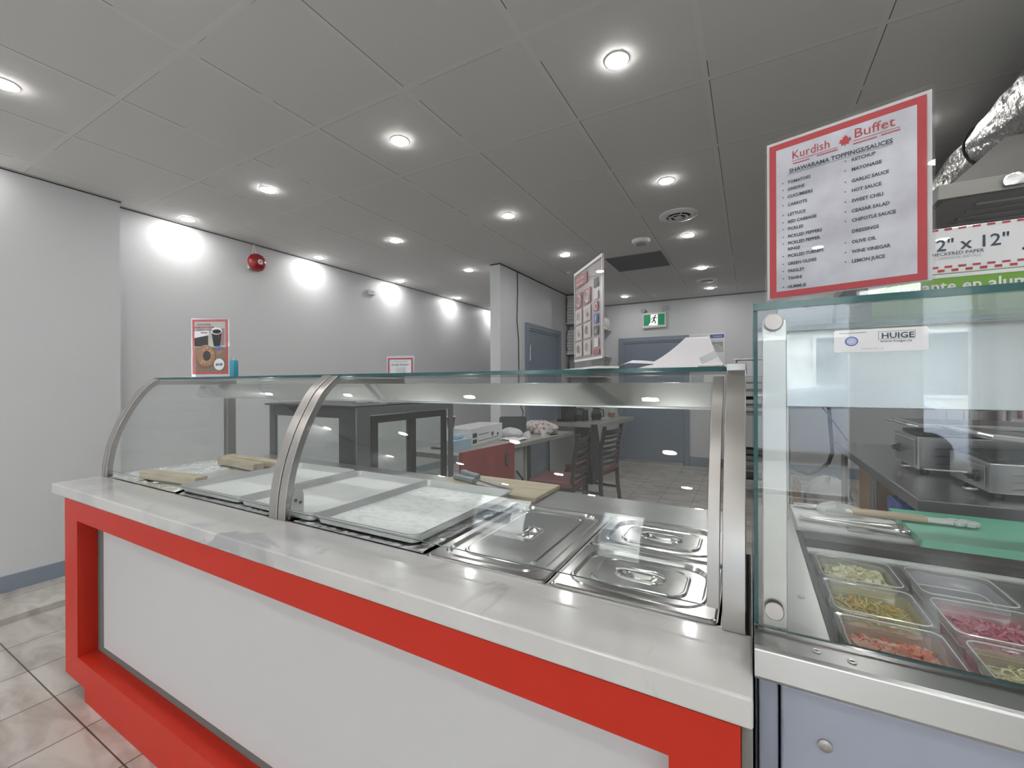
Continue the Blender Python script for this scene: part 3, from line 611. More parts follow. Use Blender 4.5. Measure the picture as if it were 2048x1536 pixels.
for q in ((-W2 / 2, 0, W2 / 2, .006), (-W2 / 2, H2 - .008, W2 / 2, H2), (-W2 / 2, .006, -W2 / 2 + .004, H2 - .008), (W2 / 2 - .004, .006, W2 / 2, H2 - .008)): quad(g, *q, 0, m_pwhite, T_)
quad(g, -.09, .215, .0, .245, 0, m_fred, T_); g.text('FAMILY MENU', .011, T3 @ Matrix.Translation((-.084, .232, 0)), m_pwhite, sx=.9); g.text('FRESH DAILY', .011, T3 @ Matrix.Translation((-.084, .219, 0)), m_pwhite, sx=.9)
food = [mat('food_brown', (.30, .21, .18), .5), mat('food_green', (.34, .34, .28), .5), mat('food_cream', (.52, .46, .43), .5)]
for i in range(2):
    for j in range(4):
        x = -.068 + i * .068; y = .175 - j * .047
        quad(g, x - .027, y - .02, x + .027, y + .022, 0, m_fred if j == 0 else mat('menu_pale', (.62, .55, .55), .4), T_)
        disc(g, (x, y, 0), .017, m_fpale, T3); disc(g, (x - .003, y + .002, 0), .012, food[(i + j) % 3], T4); disc(g, (x + .006, y - .004, .0003), .006, food[(i + j + 1) % 3], T4)
for j, m_ in enumerate((m_fgrey, m_fpale, m_fred, m_fblue, m_fgrey, m_fpale)): quad(g, .05, .186 - j * .031, .08, .210 - j * .031, 0, m_, T_)
g.text('f', .026, T3 @ Matrix.Translation((.058, .094, 0)), m_pwhite, bold=.0006); g.text('d', .022, T3 @ Matrix.Translation((.057, .066, 0)), m_pwhite)
g.lathe([(.007, 0), (.0095, .0002)], (.065, .136, .0), m_pwhite, T=T3, cap0=False, cap1=False, n=16)
quad(g, .045, .012, .085, .026, 0, m_fred, T_)
g.obj('printed_menu', t2)
# 3: bagel sign
W3, H3 = .205, .305
t3 = sign_stand('bagel_price_sign', 'red bordered bagel and coffee sign priced $3.50 at the left end', 'price sign', (-2.54, 1.235, 1.3367), math.radians(27), W3, H3, .014, .06, .225)
G(m_pwhite).box(-W3 / 2, -.0009, .014, W3 / 2, .0009, .014 + H3).obj('poster_sheet', t3)
g = G(m_pred)
def o3(k): return Matrix.Translation((0, -.0037 - .0006 * k, .014)) @ STAND
m1, b1 = .005, .0125
a0, a1, c0, c1 = -W3 / 2 + m1, W3 / 2 - m1, m1, H3 - m1
m_darkred3 = mat('frame_red', (.50, .035, .04), .4, coat=.5)
for q in ((a0, c0, a1, c0 + b1), (a0, c1 - b1, a1, c1), (a0, c0 + b1, a0 + b1, c1 - b1), (a1 - b1, c0 + b1, a1, c1 - b1)): quad(g, *q, 0, m_darkred3, o3(0))
quad(g, a0 + b1, .15, a1 - b1, c1 - b1, 0, mat('photo_wall', (.45, .44, .40), .5, coat=.6), o3(0)); quad(g, a0 + b1, c0 + b1, a1 - b1, .15, 0, mat('photo_table', (.22, .14, .07), .5, coat=.6), o3(0))
quad(g, a0 + b1, .155, -.01, .215, 0, mat('photo_dark', (.05, .045, .05), .5), o3(1)); g.add([(a0 + b1, .20, 0), (-.005, .215, 0), (-.005, .245, 0), (a0 + b1, .235, 0)], [(0, 1, 2, 3)], m_pwhite, T=o3(2))
g.add([(.008, .235, 0), (.066, .235, 0), (.056, .155, 0), (.022, .155, 0)], [(3, 2, 1, 0)], m_pblack, T=o3(2)); disc(g, (.037, .237, 0), .031, m_pwhite, o3(3), sy=.62); disc(g, (.039, .234, 0), .024, m_pblack, o3(4), sy=.5)
bg_m = mat('bagel_crust', (.38, .19, .09), .5, coat=.5); disc(g, (-.026, .094, 0), .054, mat('bagel_shade', (.20, .09, .05), .5, coat=.5), o3(2), 28, 1.12); disc(g, (-.022, .105, 0), .052, bg_m, o3(3), 28, 1.12); disc(g, (-.016, .104, 0), .021, mat('photo_dark', (.05, .045, .05), .5), o3(4), 20, 1.3)
for k in range(26):
    a = random.uniform(0, 6.28); r_ = random.uniform(.026, .046); disc(g, (-.022 + r_ * math.cos(a), .105 + 1.1 * r_ * math.sin(a), 0), random.uniform(.002, .006), mat('bagel_light', (.58, .38, .2), .5), o3(4), 8)
disc(g, (.047, .145, 0), .017, m_fbb, o3(2), sy=.8); disc(g, (.053, .128, 0), .016, mat('photo_pink', (.5, .2, .18), .5), o3(2), sy=.8); quad(g, .06, .16, .08, .25, 0, mat('photo_mauve', (.36, .24, .25), .5), o3(1))
disc(g, (.052, .058, 0), .029, m_pwhite, o3(5), 28, 1.08); g.obj('photo_print', t3)
g = G(m_dkred); g.text('$3.50', .0165, o3(6) @ Matrix.Translation((.052, .052, 0)), m_pblack, 'CENTER', .0008)
for k, s_ in enumerate(('ROUND BAGEL', 'SESAME WITH CREAM', 'CHEESE & COFFEE', 'SPECIAL')): g.text(s_, .0115, o3(5) @ Matrix.Translation((-.03, .268 - k * .0145, 0)), m_dkred, 'CENTER', .0003, .95)
g.obj('lettering', t3)
# 4: small sign
t4 = sign_stand('small_payment_sign', 'small red bordered sign behind the glass shelf near the middle post', 'small sign', (-1.235, 1.30, 1.3367), math.radians(20), .112, .068, .004, .05, .10)
g = G(m_pwhite); g.box(-.056, -.0009, .004, .056, .0009, .072); g.obj('card', t4); g = G(m_pred); T_ = Matrix.Translation((0, -.0037, .004)) @ STAND
for q in ((-.053, .058, .053, .065), (-.053, .002, -.047, .058), (.047, .002, .053, .058)): quad(g, *q, 0, m_pred, T_)
g.text('Google Reviews', .0115, T_ @ Matrix.Translation((-.038, .034, 0)), m_ptext); quad(g, -.03, .048, .03, .051, 0, m_lgrey, T_); quad(g, -.018, .004, .018, .026, 0, m_lgrey, T_); g.obj('printed_face', t4)
t = thing('sanitizer_bottle', 'small bright blue bottle behind the bagel sign', 'bottle', (-2.365, 1.262, 1.3367))
G(m_cyan).loft([rr(.036, .024, .004, 0), rr(.038, .026, .004, .003), rr(.038, .026, .004, .085), rr(.034, .022, .004, .090)]).obj('body', t); G(m_bagpl).lathe([(.010, .0905), (.010, .098), (.006, .098), (.006, .106)], n=14).obj('cap', t)
# curled paper on the glass top
def curl(u, v):
    x = -.262 + u * .222 - (1 - v) * .0; x = (-.262 + .222 * u) * v * 0 + (-.345 + .305 * u) * (1 - v) + (-.172 + .066 * u) * v
    z = 1.3395 + .101 * (v ** 1.9) ; y = 1.335 + .09 * v - .02 * math.sin(u * 3.1) * (1 - v)
    if v < .35: z += .004 * math.sin(u * 9)
    return (x, y, z)
o = G(m_paper).grid(curl, 24, 24).obj('curled_paper_sheet', solid=.0008); tag(o, 'large white paper sheet curling upward on the right end of the glass shelf', 'paper')
HP = [(-.385, 1.3378), (-.372, 1.352), (-.355, 1.368), (-.335, 1.3765), (-.300, 1.3745), (-.262, 1.370), (-.248, 1.362), (-.243, 1.348), (-.244, 1.3380)]
def hump(u, v):
    k = u * (len(HP) - 1); i = min(int(k), len(HP) - 2); f_ = k - i
    return ((HP[i][0] * (1 - f_) + HP[i + 1][0] * f_) * (1 + .03 * v), 1.36 + .10 * v, 1.3378 + (HP[i][1] * (1 - f_) + HP[i + 1][1] * f_ - 1.3378) * (1 - .35 * (1 - v)))
o = G(m_paper).grid(hump, 24, 6).obj('folded_paper', solid=.0008); tag(o, 'low folded white paper lying left of the curling sheet', 'paper')
t = thing('paper_strip', 'small translucent strip of card on the curling paper', 'paper strip', (-.085, 1.318, 1.345)); G(m_pwhite).box(-.025, -.0006, .02, .02, .0006, .04, T=Matrix.Rotation(-.45, 4, 'Y')).obj('strip', t)

# ---------------- right prep table ----------------
prep = thing('refrigerated_prep_table', 'stainless refrigerated prep table with blue-grey doors, right of the red counter', 'prep table', (0, 0, FL))
oo = (0, 0, D)
XE = 1.42
m_bg = mat('blue_grey_door', (.38, .41, .50), .38, .1)
g = G(m_bg); g.box(.012, .775, .05, .038, .80, .848); g.box(.007, .80, .05, .011, 1.62, .848); g.box(XE - .01, .80, .05, XE, 1.62, .848); g.box(.01, 1.61, .05, XE - .01, 1.62, .848); g.box(.01, .80, .05, XE - .01, 1.61, .07); g.obj('body', prep, .002, loc=oo)
g = G(m_bg); g.box(.041, .765, .06, .72, .798, .842); d_ = g.obj('door', prep, .003, loc=oo)
g = G(m_steel); g.lathe([(.009, 0), (.009, .003), (.004, .004), (.004, .002)], T=Matrix.Translation((.095, .7649, .772)) @ Matrix.Rotation(math.pi / 2, 4, 'X'), n=16); s_ = g.obj('lock', d_)
g = G(m_bg); g.box(.724, .765, .06, XE - .01, .798, .842); g.obj('door', prep, .003, loc=oo)
for x, y in ((.05, .85), (XE - .05, .85), (.05, 1.55), (XE - .05, 1.55)): G(m_dark).lathe([(.02, .0), (.02, .065)], (x, y, FL), n=14).obj('caster', prep, loc=oo)
# stainless top with opening
g = G(m_steelx)
g.prism([(.743, .858), (.746, .852), (.775, .850), (.815, .850), (.815, .9005), (.752, .9005), (.745, .898)], .006, XE, 'x')
g.box(.006, .815, .889, .110, 1.62, .9005); g.box(1.30, .815, .889, XE, 1.62, .9005); g.box(.110, 1.392, .889, 1.30, 1.62, .9005)
g.obj('steel_top', prep, .002, loc=oo)
m_gask = mat('dark_gasket', (.02, .02, .024), .55, spec=.25)
g = G(m_gask); g.box(.110, .8155, .880, .121, 1.39, .9005); g.box(.121, 1.325, .880, 1.30, 1.3915, .9003); g.box(.121, .8155, .880, 1.30, .823, .9003); g.obj('gasket', prep, .002, loc=oo)
g = G(m_steelx)
for k in range(5): g.box(.122, .823 + .0, .862, .126, 1.325, .878)
g.box(.121, .8235, .62, .1215, 1.325, .88); g.box(.121, .8235, .62, 1.30, .8240, .88); g.box(.121, 1.3245, .62, 1.30, 1.3250, .88); g.box(.121, .8235, .615, 1.30, 1.325, .62); g.box(.121, 1.2935, .868, 1.30, 1.3245, .874); g.obj('cold_well', prep, loc=oo)
g = G(m_white)
for x, y in ((.0755, .90),): pass
m_ring = mat('rivet_ring', (.85, .85, .85), .25, .6)
for i, (x, y, z) in enumerate(((.0865, .7755, .9008), (.1275, .770, .9008), (.083, .958, .9008))): G(m_ring).lathe([(.0045, 0), (.0058, .0008), (.0045, .0016), (.003, .0006)], (x, y, z), n=18, cap0=False, cap1=False).obj('rivet', prep, loc=oo)
# guard
g = G(m_glass, m_tedge); glass_box(g, .012, .800, .905, XE, .806, 1.4165); g.obj('front_glass', prep, loc=oo)
g = G(m_glass, m_tedge); glass_box(g, .006, .797, 1.417, XE, 1.15, 1.4275); g.obj('top_glass', prep, loc=oo)
g = G(m_glass, m_tedge); glass_box(g, .006, .807, .9055, .012, 1.18, 1.4165); g.obj('side_glass', prep, loc=oo)
for x in (.0185, 1.30):
    g = G(m_steel); g.box(x, .8065, .876, x + .034, .812, 1.402); g.box(x + .0275, .812, .901, x + .034, .840, 1.402); g.obj('upright', prep, .0015, loc=oo)
for z in (1.396, .936):
    T_ = Matrix.Translation((.034, .7995, z)) @ Matrix.Rotation(math.pi / 2, 4, 'X'); G(mat('knob_grey', (.55, .53, .51), .35, .6)).lathe([(.0135, 0), (.0135, .004), (.012, .0055), (0, .0058)], T=T_, n=28, cap1=False).obj('glass_fixing', prep, loc=oo)
lb = G(m_pwhite).prism([(.1135, 1.3445), (.2155, 1.3445), (.2175, 1.3465), (.2175, 1.3755), (.2155, 1.3775), (.1135, 1.3775), (.1115, 1.3755), (.1115, 1.3465)], .7990, .7998, 'y').obj('maker_label', prep, loc=oo)
lb['label'] = 'white HUIGE maker label'
g = G(m_ptext); T_ = Matrix.Translation((0, .7985, 0)) @ STAND
g.text('HUIGE', .0110, T_ @ Matrix.Translation((.1665, 1.3632, 0)), m_ptext, bold=.0002, sx=1.12); g.text('www.huige.ca', .0052, T_ @ Matrix.Translation((.1652, 1.3575, 0)), m_ptext, sx=1.2); g.text('Model No. #', .0040, T_ @ Matrix.Translation((.144, 1.3478, 0)), m_lgrey, sx=1.2)
for q in ((.1635, 1.3618, .2035, 1.3622), (.1635, 1.3728, .2035, 1.3732), (.1635, 1.3618, .1639, 1.3732), (.2031, 1.3618, .2035, 1.3732), (.118, 1.3725, .150, 1.3730)): quad(g, *q, 0, m_ptext, T_)
disc(g, (.1325, 1.3605, 0), .0078, m_fbb, T_, 24, .9); disc(g, (.1325, 1.3605, .0003), .0062, mat('pale_blue_print', (.45, .5, .72), .4), T_, 24, .9); g.text('nsf', .0055, T_ @ Matrix.Translation((.1282, 1.3588, .0006)), m_pwhite)
g.obj('lettering', lb)
# overshelf with bright front plate
g = G(m_shelf); g.box(.06, 1.200, 1.243, XE, 1.206, 1.422); g.box(.06, 1.206, 1.416, XE, 1.52, 1.422); g.box(.06, 1.206, 1.243, XE, 1.225, 1.246); g.obj('overshelf', prep, .0015, loc=oo)
g = G(m_steel)
for x in (.07, XE - .04): g.box(x, 1.47, .901, x + .03, 1.50, 1.4155)
g.obj('shelf_post', prep, .0015, loc=oo)
# boxes of foil and paper on the overshelf
b = G(mat('foil_box_green', (.20, .42, .06), .5)); b.box(.285, 1.203, 1.4225, .76, 1.46, 1.522); fo = thing('foil_sheet_box', 'green and white foil carton under the checkered paper carton', 'carton', (.5, 1.3, 1.4225)); o_f = (-.5, -1.3, -1.4225)
b.obj('carton', fo, .002, loc=o_f); g = G(m_pwhite); T_ = Matrix.Translation((0, 1.2022, 0)) @ STAND; quad(g, .286, 1.514, .759, 1.521, 0, m_pwhite, T_)
g.text('isolante en aluminium', .030, Matrix.Translation((.276, 1.2016, 1.4870)) @ STAND, m_pwhite, bold=.0006, sx=1.0); g.obj('lettering', fo, loc=o_f)
pb = thing('checkered_paper_box', 'white 12 by 12 inch checkered paper carton with red dashes, on the green carton', 'carton', (.5, 1.3, 1.5225)); o_p = (-.5, -1.3, -1.5225)
G(m_pwhite).box(.285, 1.205, 1.5225, .78, 1.50, 1.617).obj('carton', pb, .002, loc=o_p)
g = G(m_ptext); T_ = Matrix.Translation((0, 1.2042, 0)) @ STAND
for k in range(24):
    x = .29 + k * .0208
    quad(g, x, 1.6115, x + .0115, 1.6155, 0, m_pred, T_)
    quad(g, x, 1.5345, x + .0115, 1.5385, 0, m_pred, T_); quad(g, x + .0104, 1.5265, x + .0208, 1.5315, 0, m_pred, T_)
g.text('12" x 12"', .0335, T_ @ Matrix.Translation((.323, 1.570, 0)), m_ptext, bold=.0003, sx=.98); g.text('RED CHECKERED PAPER', .0098, T_ @ Matrix.Translation((.306, 1.5600, 0)), m_ptext, sx=.98); g.text('PAPIER À CARREAUX ROUGE', .0080, T_ @ Matrix.Translation((.302, 1.5525, 0)), m_lgrey, sx=1.0)
g.text('1000', .02, T_ @ Matrix.Translation((.462, 1.580, 0)), m_ptext); quad(g, .463, 1.555, .52, 1.560, 0, m_ptext, T_)
g.obj('lettering', pb, loc=o_p)
# prep pans
def prep_pan(x, y, label, cont, cat='food pan'):
    mp_ = glass('clear_poly_pan_' + str(cont), (.965, .97, .97), 1.5, .08, 1.2, .38, cont) if cont else m_plastic
    t = thing('clear_food_pan', label, cat, (x, y, .8795), 0, 'clear food pans in the cold well')
    W, Dp = .150, .151
    g = G(m_plastic); g.loft([rr(W, Dp, .014, 0), rr(W, Dp, .014, .0025), rr(W - .016, Dp - .016, .016, .0028), rr(W - .026, Dp - .024, .018, -.004), rr(W - .040, Dp - .036, .02, -.055), rr(W - .05, Dp - .046, .02, -.098), rr(W - .07, Dp - .066, .018, -.1)], m_plastic, True, False, True); k0 = len(g.f); g.mats.append(mp_); g.mi = [1 if 56 <= i_ < k0 - 1 and i_ >= 28 * 3 else q for i_, q in enumerate(g.mi)]; g.obj('pan', t)
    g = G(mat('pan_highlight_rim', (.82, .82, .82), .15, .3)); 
    lp = rr(W - .034, Dp - .031, .02, -.028); g.tube([*lp, lp[0]], .0013, n=5); lp = rr(W - .014, Dp - .014, .016, .0032); g.tube([*lp, lp[0]], .0013, n=5); g.obj('ridge_and_rim_highlight', t)  # moulded ridge, plus a pale tube painting a highlight along the top edge
    return t
def bits(x, y, z, W, Dp, n, mats_, shape, label, size=.008, seed=1, mound=.01):
    rnd = random.Random(seed); g = G(*mats_)
    base = mats_[0]; g.grid(lambda u, v: (x + (u - .5) * W, y + (v - .5) * Dp, z + mound * math.sin(math.pi * u) * math.sin(math.pi * v) + rnd.uniform(-.002, .002)), 12, 12, base)
    g.box(x - W / 2, y - Dp / 2, z - .05, x + W / 2, y + Dp / 2, z - .001, base)
    for k in range(n):
        px_, py_ = rnd.uniform(-.47, .47), rnd.uniform(-.47, .47); zz = z + mound * math.cos(px_ * math.pi) * math.cos(py_ * math.pi) + rnd.uniform(0, .004)
        T = Matrix.Translation((x + px_ * W, y + py_ * Dp, zz)) @ Matrix.Rotation(rnd.uniform(0, 6.3), 4, 'Z') @ Matrix.Rotation(rnd.uniform(-.6, .6), 4, 'X') @ Matrix.Rotation(rnd.uniform(-.6, .6), 4, 'Y')
        m_ = rnd.choice(mats_); s_ = size * rnd.uniform(.7, 1.2)
        if shape == 'cube': g.box(-s_ / 2, -s_ / 2, -s_ / 2, s_ / 2, s_ / 2, s_ / 2, m_, T)
        elif shape == 'strip': g.tube([(-s_ * 1.6, 0, 0), (-s_ * .6, s_ * .3, 0), (s_ * .6, -s_ * .3, 0), (s_ * 1.6, 0, 0)], s_ * .22, m_, 5, T)
        elif shape == 'ring': g.tube([(s_ * math.cos(a * .7), s_ * math.sin(a * .7), 0) for a in range(10)], s_ * .2, m_, 5, T)
    o = g.obj('pan_contents'); tag(o, label, 'food', None, 'stuff'); return o
xc1, xc2, xc3 = .207, .3705, .534; yr = (1.208, 1.051, .894)
mc = lambda n, c: mat(n, c, .35, spec=.6)
prep_pan(xc1, yr[0], 'clear food pan of chopped pale onion, left column furthest from the glass', (.70, .70, .60))
prep_pan(xc1, yr[1], 'clear food pan of yellow-green pickles, middle of the left column', (.66, .60, .28))
prep_pan(xc1, yr[2], 'clear food pan of chopped tomato, nearest the front glass at the left', (.66, .38, .30))
prep_pan(xc2, yr[0], 'nearly empty food pan with red cabbage scraps, next column by the green board', (.68, .66, .74))
prep_pan(xc2, yr[1], 'clear food pan of pink pickled turnip, middle of the second column', (.62, .22, .28))
prep_pan(xc2, yr[2], 'clear food pan of pale green olives, second column nearest the front glass', (.56, .55, .34))
cw, cd = .108, .112
bits(xc1, yr[0], .860, cw, cd, 150, [mc('pale_onion', (.62, .60, .36)), mc('onion_light', (.72, .70, .48)), mc('onion_dark', (.45, .45, .22))], 'cube', 'chopped pale yellow onion in the furthest left clear pan', .010, 1)  # each piece takes one of three onion tones at random
bits(xc1, yr[1], .852, cw, cd, 130, [mc('pickle_yellow', (.50, .42, .10)), mc('pickle_green', (.42, .45, .14)), mc('pepper_orange', (.55, .30, .05))], 'strip', 'yellow and orange pickled pepper slices in a clear pan', .009, 2)
bits(xc1, yr[2], .852, cw, cd, 130, [mc('tomato_flesh', (.60, .20, .10)), mc('tomato_red', (.60, .07, .03)), mc('tomato_pale', (.62, .34, .24))], 'cube', 'chopped red tomato in the clear pan nearest the glass', .011, 3)
o = bits(xc2, yr[0], .812, cw, cd, 0, [mc('pan_milky', (.62, .60, .66))], 'strip', 'milky leftover liquid at the bottom of the nearly empty pan', .008, 4, 0)
for k, (dx, dy) in enumerate(((.035, .0), (.045, -.02), (.02, -.035))):
    o = G(mc('cabbage_red', (.30, .02, .06))).tube([(-.008, 0, 0), (0, .004, .002), (.008, -.002, 0)], .002, n=6).obj('cabbage_shred', loc=(xc2 + dx, yr[0] + dy, .816)); o.rotation_euler = (0, 0, k * 1.1); tag(o, ('long curled', 'small', 'bent')[k] + ' shred of dark red cabbage in the nearly empty pan', 'cabbage shred', 'cabbage shreds')
bits(xc2, yr[1], .854, cw, cd, 140, [mc('turnip_pink', (.50, .10, .16)), mc('turnip_light', (.60, .22, .28))], 'strip', 'pink pickled turnip sticks in a clear pan', .010, 5)
bits(xc2, yr[2], .852, cw, cd, 70, [mc('olive_green', (.42, .40, .14)), mc('olive_ring', (.62, .59, .36))], 'ring', 'pale green olive rings in a clear pan', .007, 6)
# boards
G_ = G(m_white); G_.box(.113, 1.392, .9008, 1.28, 1.625, .912); tag(G_.obj('white_cutting_board', bev=.003), 'long white plastic cutting board at the rear of the prep table', 'cutting board')
G_ = G(m_green); G_.prism([(.352, 1.345), (1.0, 1.345), (1.0, 1.635), (.356, 1.635)], .9125, .931, 'z'); tag(G_.obj('green_cutting_board', bev=.004), 'bright green plastic cutting board lying on the white one', 'cutting board')
# utensils
def tongs(name, label, loc, rz, L, msteel, mgrip, open_=.03):
    t = thing(name, label, 'tongs', loc, rz, 'serving tongs')
    for s in (-1, 1):
        g = G(msteel); g.loft([rr(.006, .014, .002, 0), rr(.007, .015, .002, L * .5), rr(.008, .019, .003, L * .8)], T=Matrix.Translation((0, s * .006, .008)) @ Matrix.Rotation(s * open_ / L, 4, 'Z') @ Matrix.Rotation(math.pi / 2, 4, 'Y')); 
        y1 = s * (.006 + open_ * .8)
        for k in range(5): g.lathe([(0, -.005), (.009, -.004), (.010, .004), (0, .006)], (L * .80 + .011 * k, y1 + s * (.006 if k % 2 else -.003), .009), n=10, cap0=False, cap1=False)
        a = g.obj('arm', t)
        if mgrip:
            q = G(mgrip).loft([rr(.012, .016, .005, L * .05), rr(.014, .018, .006, L * .25), rr(.012, .016, .005, L * .62)], T=Matrix.Translation((0, s * .009, .009)) @ Matrix.Rotation(s * open_ / L, 4, 'Z') @ Matrix.Rotation(math.pi / 2, 4, 'Y')).obj('grip', a)
    return t
m_ss = mat('utensil_steel', (.75, .75, .74), .18, 1.0)
tongs('serving_tongs', 'white plastic headed tongs lying across the green board', (.235, 1.500, .932), math.radians(2), .27, mat('translucent_white', (.78, .80, .79), .3), mat('tan_grip', (.60, .47, .33), .45), .004)
tongs('steel_tongs', 'steel tongs with scalloped ends lying on the white board', (.125, 1.455, .912), math.radians(-2), .26, m_ss, None, .022)
tongs('black_tip_tongs', 'steel tongs with green scalloped tips at the rear of the boards', (.12, 1.60, .912), math.radians(-1), .30, m_ss, None, .012)
def baggy(name, c, r, label, seed, m=m_bagpl, cat='plastic bag', sq=.5, kind=None):
    rnd = random.Random(seed); g = G(m); nu, nv = 18, 12
    def f(u, v):
        a = 2 * math.pi * u; b = math.pi * v; q = 1 + .18 * math.sin(3 * a + seed) * math.sin(b) + .10 * math.sin(7 * a + 2 * b) + rnd.uniform(-.05, .05)
        if u in (0, 1): q = 1 + .18 * math.sin(seed) * math.sin(b)
        return (c[0] + r[0] * q * math.sin(b) * math.cos(a), c[1] + r[1] * q * math.sin(b) * math.sin(a), max(c[2], c[2] + r[2] * (q * math.cos(b) + .55)))
    o = g.grid(f, nu, nv, smooth=True).obj(name); tag(o, label, cat); return o
baggy('plastic_bag', (.225, 1.56, .9145), (.055, .035, .02), 'crumpled clear plastic glove on the white board behind the tongs', 2, cat='plastic glove')
o = G(mat('stained_wax_paper', (.50, .48, .46), .5)).grid(lambda u, v: (.225 + .10 * u, 1.40 + .05 * v, .9128 + .004 * math.sin(u * 6) * math.sin(v * 5)), 12, 8).obj('wax_paper', solid=.0006); tag(o, 'small grey scrap of paper on the white board edge', 'paper scrap')

# ---------------- cooking line ----------------
tb = thing('steel_equipment_table', 'steel equipment table with rolled edge along the right wall, carrying both grills', 'table', (1.0, 3.4, FL)); ot = (-1.0, -3.4, D)
m_dsteel = steel('dark_worn_steel', (.42, .42, .42), .26, (1, 30, 1), .08)
g = G(m_dsteel); g.box(.627, 2.432, .745, 1.55, 4.464, .80); g.obj('top', tb, .004, loc=ot)
for x, y in ((.68, 2.50), (.68, 4.38), (1.48, 2.50), (1.48, 4.38), (.68, 3.44)): G(m_steel).tube([(x, y, FL + .005), (x, y, .744)], .021, n=14).obj('leg', tb, loc=ot)
G(m_steelx).box(.66, 2.46, .24, 1.50, 4.42, .26).obj('undershelf', tb, .002, loc=ot)
def grill(x, y, z, h, label, knob, lidopen):
    t = thing('panini_grill', label, 'grill', (x, y, z)); w, d = .56, .42
    g = G(m_steelx); g.box(0, 0, .02, w, d, h); g.obj('body', t, .006)
    for a, b in ((.04, .04), (w - .04, .04), (.04, d - .04), (w - .04, d - .04)): G(m_black).lathe([(.018, 0), (.015, .02)], (a, b, 0), n=12).obj('foot', t)
    g = G(m_dark)
    g.box(.03, .03, h, w - .03, d - .03, h + .018); g.obj('griddle_plate', t, .004)
    g = G(m_steelx); T = Matrix.Translation((w - .02, .0, h + .045)) @ Matrix.Rotation(lidopen, 4, 'Y')
    g.box(-w + .02, -.005, 0, 0, d + .005, .028, None, T); g.obj('upper_plate', t, .006)
    g = G(m_pan); g.tube([(-w + .02, -.012, .014), (-w - .02, -.012, .02), (-w - .02, d + .012, .02), (-w + .02, d + .012, .014)], .009, None, 10, T); g.obj('handle_bar', t)
    g = G(m_steel)
    for a in (.05, d - .08): g.prism([(w - .12, h), (w - .01, h), (w - .01, h + .09), (w - .06, h + .09)], a, a + .02, 'y')
    g.obj('hinge_bracket', t)
    RYn = Matrix.Rotation(-math.pi / 2, 4, 'Y')
    G(m_steelx).box(-.006, .03, .04, -.0005, d - .03, h - .02).obj('control_panel', t, .003)
    g = G(m_black); Tk = Matrix.Translation((-.0065, d * knob, h * .52)) @ RYn; g.lathe([(.028, 0), (.026, .012), (.017, .014), (.016, .03), (0, .031)], T=Tk, n=16, cap1=False); g.box(-.005, -.017, .012, .005, .017, .036, None, Tk); g.obj('knob', t)
    g = G(m_pan)
    for k in range(3): g.prism([(.06, h * (.28 + .20 * k)), (.10, h * (.28 + .20 * k) + .009), (.15, h * (.28 + .20 * k) + .011), (.20, h * (.28 + .20 * k) + .009), (.24, h * (.28 + .20 * k))], -.006, -.0005, 'y')
    g.obj('louvre', t, .001)
    g = G(m_pan); g.tube([(-.007, d * .2, h * .12), (-.05, d * .2, h * .12), (-.05, d * .2 + .01, h * .12)], .007); g.obj('drip_lever', t)
    return t
grill(.902, 2.605, .8005, .150, 'nearer steel contact grill with black knob and louvred side', .22, .10)
grill(.805, 3.130, .8005, .200, 'further steel contact grill behind the louvred one', .7, .0)
gy = thing('vertical_broiler', 'tall steel vertical broiler with meat cone behind the grills', 'broiler', (1.30, 4.10, .8005))
G(m_steelx).box(-.18, -.10, 0, .22, .22, .05).obj('base', gy, .005)
for x in (-.02, .20): G(m_steel).box(x, -.06, .05, x + .03, -.03, .62).obj('upright', gy, .003)
G(m_steelx).box(-.04, .16, .05, .24, .19, .62).obj('heat_panel', gy, .004); G(mat('warning_red', (.45, .08, .06), .5)).box(.236, -.08, .08, .244, .10, .40).obj('red_side_panel', gy)
G(mat('meat', (.42, .19, .10), .5)).lathe([(.02, .30), (.05, .31), (.085, .42), (.09, .52), (.02, .54)], (.09, .04, 0), n=20).obj('meat_cone', gy); G(m_pan).tube([(.09, .04, .05), (.09, .04, .6)], .006).obj('spit', gy)
# things under / beside the table
G_ = G(m_card); G_.box(.76, 3.95, .2605, 1.10, 4.30, .70); cb = G_.obj('cardboard_box', bev=.003); tag(cb, 'tall brown cardboard box under the steel table', 'cardboard box')
G_ = G(mat('crate_blue', (.05, .10, .34), .4)); G_.box(.64, 2.74, .2605, .86, 2.97, .70); tag(G_.obj('blue_container', bev=.01), 'dark blue plastic container on the shelf under the table', 'container')
baggy('plastic_bag', (.72, 5.35, FL + .002), (.20, .22, .22), 'crumpled white plastic bag on the kitchen floor beside the table', 5, mat('milky_plastic', (.62, .62, .62), .4))
G_ = G(m_card); G_.box(.40, 5.02, FL, .44, 5.42, .30); tag(G_.obj('open_carton', bev=.002), 'flattened brown carton leaning beside the white plastic bag', 'carton')
cb_ = G(m_black).tube([(.66, 4.60, 1.998), (.64, 4.68, 1.70), (.625, 4.78, 1.25), (.632, 4.80, 1.06), (.65, 4.8, .80), (.655, 4.8, .66), (.63, 4.8, .57), (.58, 4.85, .50), (.50, 4.95, .43), (.44, 5.2, .40), (.40, 5.49, .39)], .016, n=10).obj('black_hose'); tag(cb_, 'thick black hose hanging and curving to the left behind the table', 'hose')
o = G(m_fbb).tube([(.55, 4.77, 1.12), (.64, 4.77, .98), (.76, 4.77, .78)], .006, n=6).obj('blue_tie', cb_); o['label'] = 'thin dark blue tie'

